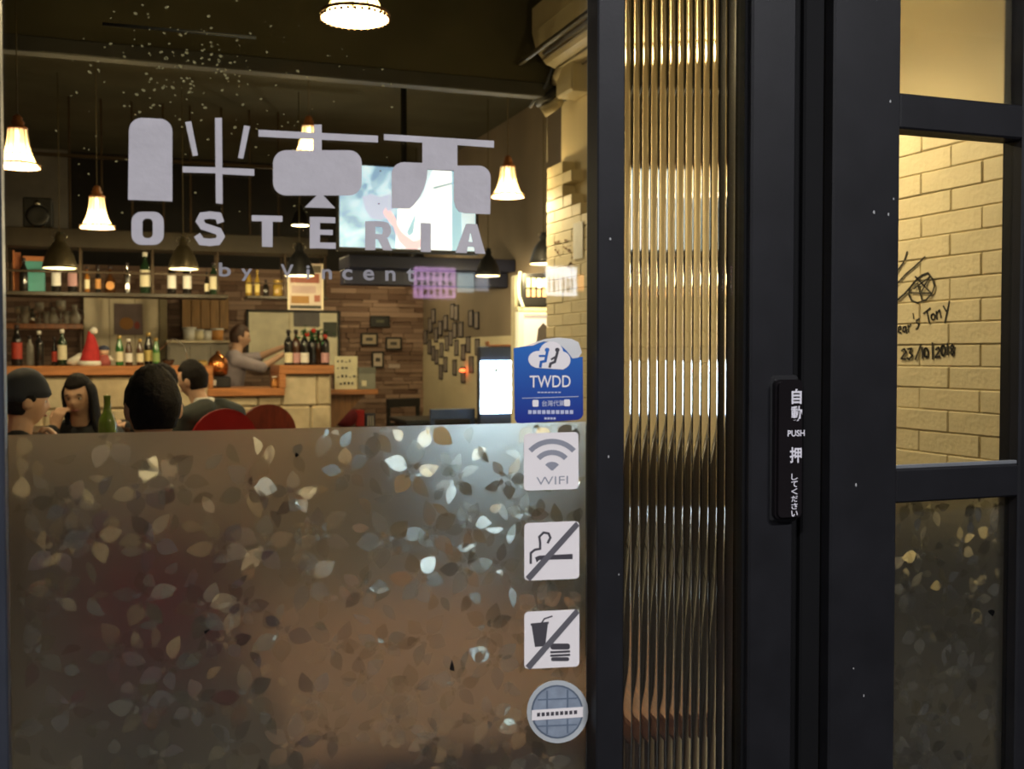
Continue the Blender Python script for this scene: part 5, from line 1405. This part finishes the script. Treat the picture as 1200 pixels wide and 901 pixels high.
def capsule(mb, a, b, ra, rb, n=12):
    a, b = Vector(a), Vector(b); d = (b - a).normalized()
    pts, rs = [], []
    for i in range(4):
        q = math.pi / 2 * (1 - i / 4); pts.append(a - d * ra * math.sin(q)); rs.append(max(.0006, ra * math.cos(q)))
    pts.append(a); rs.append(ra); pts.append(b); rs.append(rb)
    for i in range(1, 5):
        q = math.pi / 2 * i / 4; pts.append(b + d * rb * math.sin(q)); rs.append(max(.0006, rb * math.cos(q)))
    mb.tube([tuple(p) for p in pts], rs, n)
def rings(mb, rs, n=20):
    """closed stack of horizontal ellipses (centre, rx, ry)"""
    vs_, fs = [], []
    for c, rx, ry in rs:
        for k in range(n):
            a = 2 * math.pi * k / n; vs_.append((c[0] + rx * math.cos(a), c[1] + ry * math.sin(a), c[2]))
    m_ = len(rs)
    for i in range(m_ - 1):
        for k in range(n):
            k2 = (k + 1) % n; fs.append((i * n + k, i * n + k2, (i + 1) * n + k2, (i + 1) * n + k))
    fs.append(tuple(reversed(range(n)))); fs.append(tuple((m_ - 1) * n + k for k in range(n)))
    mb.add(vs_, fs, True)
def head_shape(d):
    """radius vector of a sculpted head, facing +Y, for a unit direction"""
    x, y, z = d
    jaw = max(0.0, -z)
    px = .074 * x * (1 - .30 * jaw ** 1.4); py = .096 * y; pz = .118 * z
    if y < 0: py *= 1 - .22 * jaw
    if y > 0:
        py += .021 * math.exp(-(x / .14) ** 2 - ((z + .16) / .20) ** 2)
        py += .006 * math.exp(-(x / .30) ** 2 - ((z + .50) / .10) ** 2)
        py += .006 * math.exp(-(x / .35) ** 2 - ((z + .85) / .18) ** 2)
        for s_ in (-1, 1): py -= .010 * math.exp(-((x - s_ * .38) / .17) ** 2 - ((z - .04) / .13) ** 2)
        py += .005 * math.exp(-((z - .24) / .10) ** 2) * (1 - x * x)
    return Vector((px, py, pz))
def sphere_dirs(n, m_):
    ds = [Vector((0, 0, -1))]
    for j in range(1, m_):
        t_ = -math.pi / 2 + math.pi * j / m_
        for i in range(n):
            a = 2 * math.pi * i / n; ds.append(Vector((math.cos(t_) * math.cos(a), math.cos(t_) * math.sin(a), math.sin(t_))))
    ds.append(Vector((0, 0, 1)))
    fs = [(0, 1 + (i + 1) % n, 1 + i) for i in range(n)]
    for j in range(m_ - 2):
        for i in range(n):
            a = 1 + j * n + i; b = 1 + j * n + (i + 1) % n; fs.append((a, b, b + n, a + n))
    L = len(ds) - 1; o_ = 1 + (m_ - 2) * n
    fs += [(o_ + i, o_ + (i + 1) % n, L) for i in range(n)]
    return ds, fs
def smooth(a, b, x):
    t_ = max(0.0, min(1.0, (x - a) / (b - a))); return t_ * t_ * (3 - 2 * t_)
def hair_mask(d, style):
    x, y, z = d
    front = smooth(.15, .45, y)                       # 1 on the face side
    line = .50 + .12 * x * x                          # hairline height on the forehead
    face = front * (1 - smooth(line - .06, line + .06, z))
    nape = 1 - smooth(-.62, -.48, z)
    side = smooth(-.25, .05, y) * (1 - smooth(-.12, .06, z))
    return (1 - face) * (1 - nape) * (1 - side)
def fuse(mb, name, m_, parent, voxel, it=4):
    o = mb.build(name + '_tmp', m_)
    r = o.modifiers.new('r', 'REMESH'); r.mode = 'VOXEL'; r.voxel_size = voxel; r.use_smooth_shade = True
    sm = o.modifiers.new('s', 'SMOOTH'); sm.factor = .5; sm.iterations = it
    dg = bpy.context.evaluated_depsgraph_get(); dg.update()
    me = bpy.data.meshes.new_from_object(o.evaluated_get(dg)); me.name = name
    bpy.data.objects.remove(o)
    for p in me.polygons: p.use_smooth = True
    o2 = bpy.data.objects.new(name, me); COL.objects.link(o2); o2.parent = parent
    return o2
def hand(mb, wrist, d, up, k=1.0, curl=.5, thumb=1):
    """d: direction of the fingers, up: normal of the back of the hand"""
    w_ = Vector(wrist); d = Vector(d).normalized(); up = Vector(up); up = (up - d * up.dot(d)).normalized(); s_ = d.cross(up)
    for q in (-.026, -.009, .009, .026):
        capsule(mb, w_ + s_ * q * .6 * k, w_ + d * .082 * k + s_ * q * k, .014 * k, .0115 * k, 10)
    for q, L in ((-.030, .062), (-.0105, .078), (.0105, .074), (.030, .066)):
        L *= k
        p0 = w_ + d * .082 * k + s_ * q * k
        p1 = p0 + (d * math.cos(curl * .6) - up * math.sin(curl * .6)) * L * .45
        p2 = p1 + (d * math.cos(curl * 1.5) - up * math.sin(curl * 1.5)) * L * .32
        p3 = p2 + (d * math.cos(curl * 2.3) - up * math.sin(curl * 2.3)) * L * .25
        capsule(mb, p0, p1, .0098 * k, .0090 * k, 8); capsule(mb, p1, p2, .0090 * k, .0084 * k, 8); capsule(mb, p2, p3, .0084 * k, .0074 * k, 8)
    t0_ = w_ + d * .025 * k + s_ * (.024 * thumb) * k
    t1_ = t0_ + (d * .7 + s_ * .65 * thumb - up * .25).normalized() * .045 * k
    t2_ = t1_ + (d * .9 + s_ * .2 * thumb - up * .35).normalized() * .034 * k
    capsule(mb, t0_, t1_, .0135 * k, .0105 * k, 8); capsule(mb, t1_, t2_, .0105 * k, .0085 * k, 8)

def person(loc, rz, label, pose, shirt, hair_style='short', hair_m=HAIR, voxel=.0065, sit=True, head_turn=(0, 0, 0), head_at=(0, .03, 1.17), chest=(0, .0, .88), arms=None, sleeve=1.0, wide=1.0, trousers=TROU, collar=None, cap=None):
    """local frame: +Y is the way the person faces, z from the floor.  arms = [(side, elbow, wrist, hand_dir, hand_up, curl)]"""
    t = empty('person', loc, rz, label, 'person')
    H = Vector(head_at); C = Vector(chest); hipz = .50 if sit else .92
    NB = C + (H - C) * .50 + Vector((0, -.012, .0))
    body, top_, legs = MB(), MB(), MB()
    P = Vector((0, -.02, hipz))
    def torso(mb, g):
        rs = [((P.x, P.y, P.z - .09), .13 * wide + g, .10 + g), ((P.x, P.y, P.z), .165 * wide + g, .125 + g)]
        for q, rx, ry in ((.35, .145, .105), (.65, .155, .11), (.9, .172, .112), (1.0, .17, .10)):
            c = P.lerp(C, q); rs.append(((c.x, c.y, c.z), rx * wide + g, ry + g))
        c = C.lerp(NB, .38); rs.append(((c.x, c.y, c.z), .135 * wide + g, .082 + g))
        c = C.lerp(NB, .75); rs.append(((c.x, c.y, c.z), .075 * wide + g, .065 + g))
        rings(mb, rs)
    torso(body, 0)
    capsule(body, NB - Vector((0, 0, .06)), H + Vector((0, -.012, -.06)), .058, .052)
    R = Matrix.Rotation(head_turn[2], 3, 'Z') @ Matrix.Rotation(head_turn[0], 3, 'X') @ Matrix.Rotation(head_turn[1], 3, 'Y')
    ds, fs = sphere_dirs(44, 32)
    body.add([tuple(H + R @ head_shape(d)) for d in ds], fs, True)
    for s_ in (-1, 1):
        M4 = Matrix.Translation(H) @ R.to_4x4()
        body.ball((s_ * .076, -.008, -.006), (.010, .020, .032), 12, 8, mat=M4)
    torso(top_, .014)
    SH = {}
    for s_ in (-1, 1):
        sh = C + Vector((s_ * .165 * wide, 0, .035)); SH[s_] = sh
        capsule(body, C + Vector((s_ * .06, 0, .07)), sh, .065, .058)
        capsule(top_, C + Vector((s_ * .06, 0, .07)), sh, .078, .072)
    for (s_, el_, wr, hd, hu, cu) in (arms or [(-1, (-.25, .10, .78), (-.12, .34, .86), (.2, 1, -.1), (0, 0, 1), .5), (1, (.25, .10, .78), (.12, .34, .86), (-.2, 1, -.1), (0, 0, 1), .5)]):
        el_, wr = Vector(el_), Vector(wr)
        capsule(body, SH[s_], el_, .052, .040); capsule(body, el_, wr, .041, .027)
        hand(body, wr, hd, hu, 1.0, cu, thumb=-s_ if Vector(hu).z >= 0 else s_)
        capsule(top_, SH[s_], el_, .068, .056)
        if sleeve > .5: capsule(top_, el_, el_.lerp(wr, .88), .056, .040)
    for s_ in (-1, 1):
        hp_ = P + Vector((s_ * .095, 0, 0))
        if sit:
            kn = Vector((s_ * .12, .42, .49)); an = Vector((s_ * .12, .40, .09))
        else:
            kn = Vector((s_ * .10, .02, .50)); an = Vector((s_ * .10, -.02, .09))
        capsule(body, hp_, kn, .082, .058); capsule(body, kn, an, .056, .040)
        capsule(body, an + Vector((0, -.03, -.045)), an + Vector((0, .14, -.058)), .040, .032)
        capsule(legs, hp_, kn, .096, .070); capsule(legs, kn, an + Vector((0, 0, .02)), .068, .052)
    rings(legs, [((P.x, P.y, P.z - .10), .14 * wide, .11), ((P.x, P.y, P.z), .182 * wide, .142), ((P.x, P.y, P.z + .08), .172 * wide, .135)])
    bd = fuse(body, 'body', SKIN, t, voxel)
    if collar:
        cb = MB(); rings(cb, [((NB.x, NB.y, NB.z - .05), .085, .078), ((NB.x, NB.y, NB.z - .01), .070, .068), ((NB.x, NB.y + .0, NB.z + .02), .066, .064)])
        fuse(cb, 'collar', collar, t, .01, 2)
    fuse(top_, 'top', shirt, t, .011, 3)
    fuse(legs, 'trousers', trousers, t, .014, 3)
    for s_ in (-1, 1):
        sm_ = MB(); rings(sm_, [((s_ * .12, (.45 if sit else .03), .0), .048, .135), ((s_ * .12, (.45 if sit else .03), .05), .050, .13), ((s_ * .12, (.42 if sit else .0), .09), .046, .08)])
        sm_.build('shoe', BLACK, t)
    # hair
    hb = MB(); vs_ = []
    for d in ds:
        mk = hair_mask(d, hair_style)
        p = head_shape(d)
        g = 1 + .03 * noise.noise(Vector(d) * 5) + .035 * noise.noise(Vector((d.x * 16, d.y * 16, d.z * 7)))
        vs_.append(tuple(H + R @ (p * ((.90 + (.215 if d.z > 0 else .175) * mk) * (g if mk > .5 else 1)))))
    hb.add(vs_, fs, True)
    if hair_style == 'long':
        n_, m_ = 26, 16
        for lay, gg in ((0, 1.0),):
            V2, F2 = [], []
            for j in range(m_ + 1):
                q = j / m_
                zz = .128 - .46 * q
                for i in range(n_ + 1):
                    a = math.radians(-228 + 276 * i / n_) if True else 0
                    a = math.radians(-90 + (-122 + 244 * i / n_))
                    rx = .092 if q > .25 else .092 * math.sin(math.pi / 2 * min(1, .12 + q / .28))
                    ry = .112 if q > .25 else .112 * math.sin(math.pi / 2 * min(1, .12 + q / .28))
                    w2_ = 1 + .03 * math.sin(i * 2.3) * q
                    pt = Vector((rx * math.cos(a) * w2_, ry * math.sin(a) * w2_ - .005, zz))
                    if q > .6: pt.y -= .02 * (q - .6)
                    V2.append(pt)
            off = len(V2)
            V3 = [Vector((p.x * .80, p.y * .80, p.z)) for p in V2]
            allv = [tuple(H + R @ p) for p in V2 + V3]
            st_ = n_ + 1
            for j in range(m_):
                for i in range(n_):
                    F2.append((j * st_ + i, j * st_ + i + 1, (j + 1) * st_ + i + 1, (j + 1) * st_ + i))
                    F2.append((off + j * st_ + i + 1, off + j * st_ + i, off + (j + 1) * st_ + i, off + (j + 1) * st_ + i + 1))
                for i in (0, n_):
                    F2.append((j * st_ + i, (j + 1) * st_ + i, off + (j + 1) * st_ + i, off + j * st_ + i))
            for i in range(n_):
                F2.append((i, off + i, off + i + 1, i + 1)); F2.append((m_ * st_ + i, m_ * st_ + i + 1, off + m_ * st_ + i + 1, off + m_ * st_ + i))
            hb.add(allv, F2, True)
    hb.build('hair', hair_m, t)
    # eyes, brows, lips
    M4 = Matrix.Translation(H) @ R.to_4x4()
    for s_ in (-1, 1):
        e = MB().ball((s_ * .0285, .0745, .005), (.0135, .010, .0075), 12, 8, mat=M4).build('eye', EYEW, t)
        MB().ball((s_ * .0285, .0815, .005), (.0062, .005, .0062), 10, 6, mat=M4).build('iris', EYEB, e)
        MB().tube([(s_ * .014, .0885, .026), (s_ * .030, .0865, .030), (s_ * .045, .077, .024)], .0032, 6, mat=M4).build('eyebrow', hair_m, t)
    MB().tube([(-.022, .0865, -.060), (-.010, .0945, -.058), (0, .0965, -.0595), (.010, .0945, -.058), (.022, .0865, -.060)], [.002, .0048, .0052, .0048, .002], 8, mat=M4).build('lips', LIP, t)
    if cap:
        cb = MB(); cv = []
        for d in ds:
            p = head_shape(d); mk = smooth(.02, .12, d.z + .18 * (1 if d.y < 0 else -.2))
            cv.append(tuple(H + R @ (p * (.88 + .30 * mk) + Vector((0, -.004, .012 * mk)))))
        cb.add(cv, fs, True); c_ = cb.build('cap', cap, t)
    return t

def seat_at(px, Y): return (X_(px, Y), Y, 0)
def place(px, py, Y, rz, head_at):
    """floor position that puts the head centre at the given view point"""
    p = at(px, py, Y); c, s_ = math.cos(rz), math.sin(rz); h = head_at
    return (p.x - (h[0] * c - h[1] * s_), p.y - (h[0] * s_ + h[1] * c), 0), p.z
BLKTOP = mat('black_knit', (.010, .010, .011), .85, bump=.3, bscale=200); NAVYC = mat('navy_cap', (.018, .022, .035), .8); OLIVE = mat('beige_shirt', (.42, .37, .27), .8); JACKET = mat('dark_green_jacket', (.016, .020, .016), .75); LAV = mat('lavender_tee', (.36, .31, .34), .85); TATT = mat('tan_print', (.36, .28, .17), .8)

# guest with a cap, in profile
hat_ = (0, .04, 1.12); rz_ = math.radians(-78)
loc, hz = place(29, 470, 5.25, rz_, hat_)
person(loc, rz_, 'person in a dark cap seen in profile, chin resting on a raised hand', 'sit', BLKTOP, head_at=(0, .04, hz), chest=(0, .0, hz - .27), head_turn=(-.1, 0, .12), cap=NAVYC,
       arms=[(-1, (-.21, .24, .82), (-.06, .26, .88), (.8, .1, .25), (0, .6, 1), .6), (1, (.17, .24, .80), (.05, .165, hz - .23), (-.15, -.12, 1), (.3, 1, .1), 1.0)], sleeve=0)
chair((loc[0], loc[1], 0), rz_, REDV, 'red round-backed chair under the guest wearing a cap')
# long-haired woman, hand on her cheek
rz_ = math.radians(172)
loc, hz = place(93, 464, 6.4, rz_, (0, .06, 1.13))
person(loc, rz_, 'long-haired person in black resting a cheek on one hand at the table', 'sit', BLKTOP, hair_style='long', head_at=(0, .06, hz), chest=(0, .0, hz - .27), head_turn=(-.22, .06, -.18),
       arms=[(-1, (-.22, .20, .80), (.0, .36, .84), (.8, .3, 0), (0, 0, 1), .5), (1, (.19, .24, .83), (.115, .14, hz - .175), (-.25, -.05, 1), (.5, .9, .1), .9)])
chair((loc[0], loc[1], 0), rz_, REDV, 'red round-backed chair under the long-haired guest')
# man with his back to the window
rz_ = math.radians(6)
loc, hz = place(179, 478, 3.35, rz_, (0, .02, 1.15))
person(loc, rz_, 'person with short black hair seated with back to the window, beige shirt', 'sit', OLIVE, head_at=(0, .02, hz), chest=(0, .0, hz - .29), head_turn=(-.05, 0, .12), wide=1.05, collar=OLIVE)
chair((loc[0], loc[1], 0), rz_, REDV, 'red round-backed chair of the guest whose back faces the window', top=.92)
# leaning man in a dark jacket
rz_ = math.radians(38)
loc, hz = place(226, 445, 7.05, rz_, (-.06, .16, 1.15))
person(loc, rz_, 'person in a dark jacket with a white collar leaning toward a companion', 'sit', JACKET, head_at=(-.06, .16, hz), chest=(-.01, .04, hz - .26), head_turn=(-.15, -.1, .25), collar=WHITEL, wide=1.15)
chair((loc[0], loc[1], 0), math.radians(4), REDV, 'red round-backed chair of the leaning guest in the dark jacket', top=1.02)
# companion mostly hidden
rz_ = math.radians(100)
loc, hz = place(192, 446, 8.0, rz_, (0, .05, 1.15))
person(loc, rz_, 'dark-haired person almost hidden between the other guests', 'sit', BLKTOP, head_at=(0, .05, hz), chest=(0, .0, hz - .27), head_turn=(-.5, 0, 0), voxel=.01)
chair((loc[0], loc[1], 0), rz_, DKR, 'dark wooden chair of the half-hidden guest')
# bartender
rz_ = math.radians(-86)
loc, hz = place(281, 395, 10.95, rz_, (0, .08, 1.55))
zk = hz
person(loc, rz_, 'bartender in a lavender-grey tee reaching both arms toward the bottles', 'stand', LAV, hair_m=HAIRB, sit=False, head_at=(0, .08, hz), chest=(0, .02, hz - .27), head_turn=(-.15, 0, 0),
       arms=[(-1, (-.20, .30, hz - .20), (-.08, .52, hz - .10), (.1, 1, .12), (0, 0, 1), .7), (1, (.20, .26, hz - .30), (.07, .50, hz - .17), (-.1, 1, .25), (0, 0, 1), .7)], sleeve=0)
c_, s_ = math.cos(rz_), math.sin(rz_)
hx, hy = 0.0, .64
t = empty('cocktail_shaker', (loc[0] + hx * c_ - hy * s_, loc[1] + hx * s_ + hy * c_, hz - .27), 0, 'clear cocktail shaker held in both hands of the bartender', 'shaker')
MB().lathe([(0, 0), (.030, 0), (.036, .11), (.036, .12), (0, .121)], n=16).build('cup', GLS, t)
MB().lathe([(.036, .12), (.030, .15), (.016, .17), (.016, .195), (0, .196)], n=16).build('lid', CHROME, t)

bpy.data.objects.remove(_txo)
bpy.data.curves.remove(_txt)
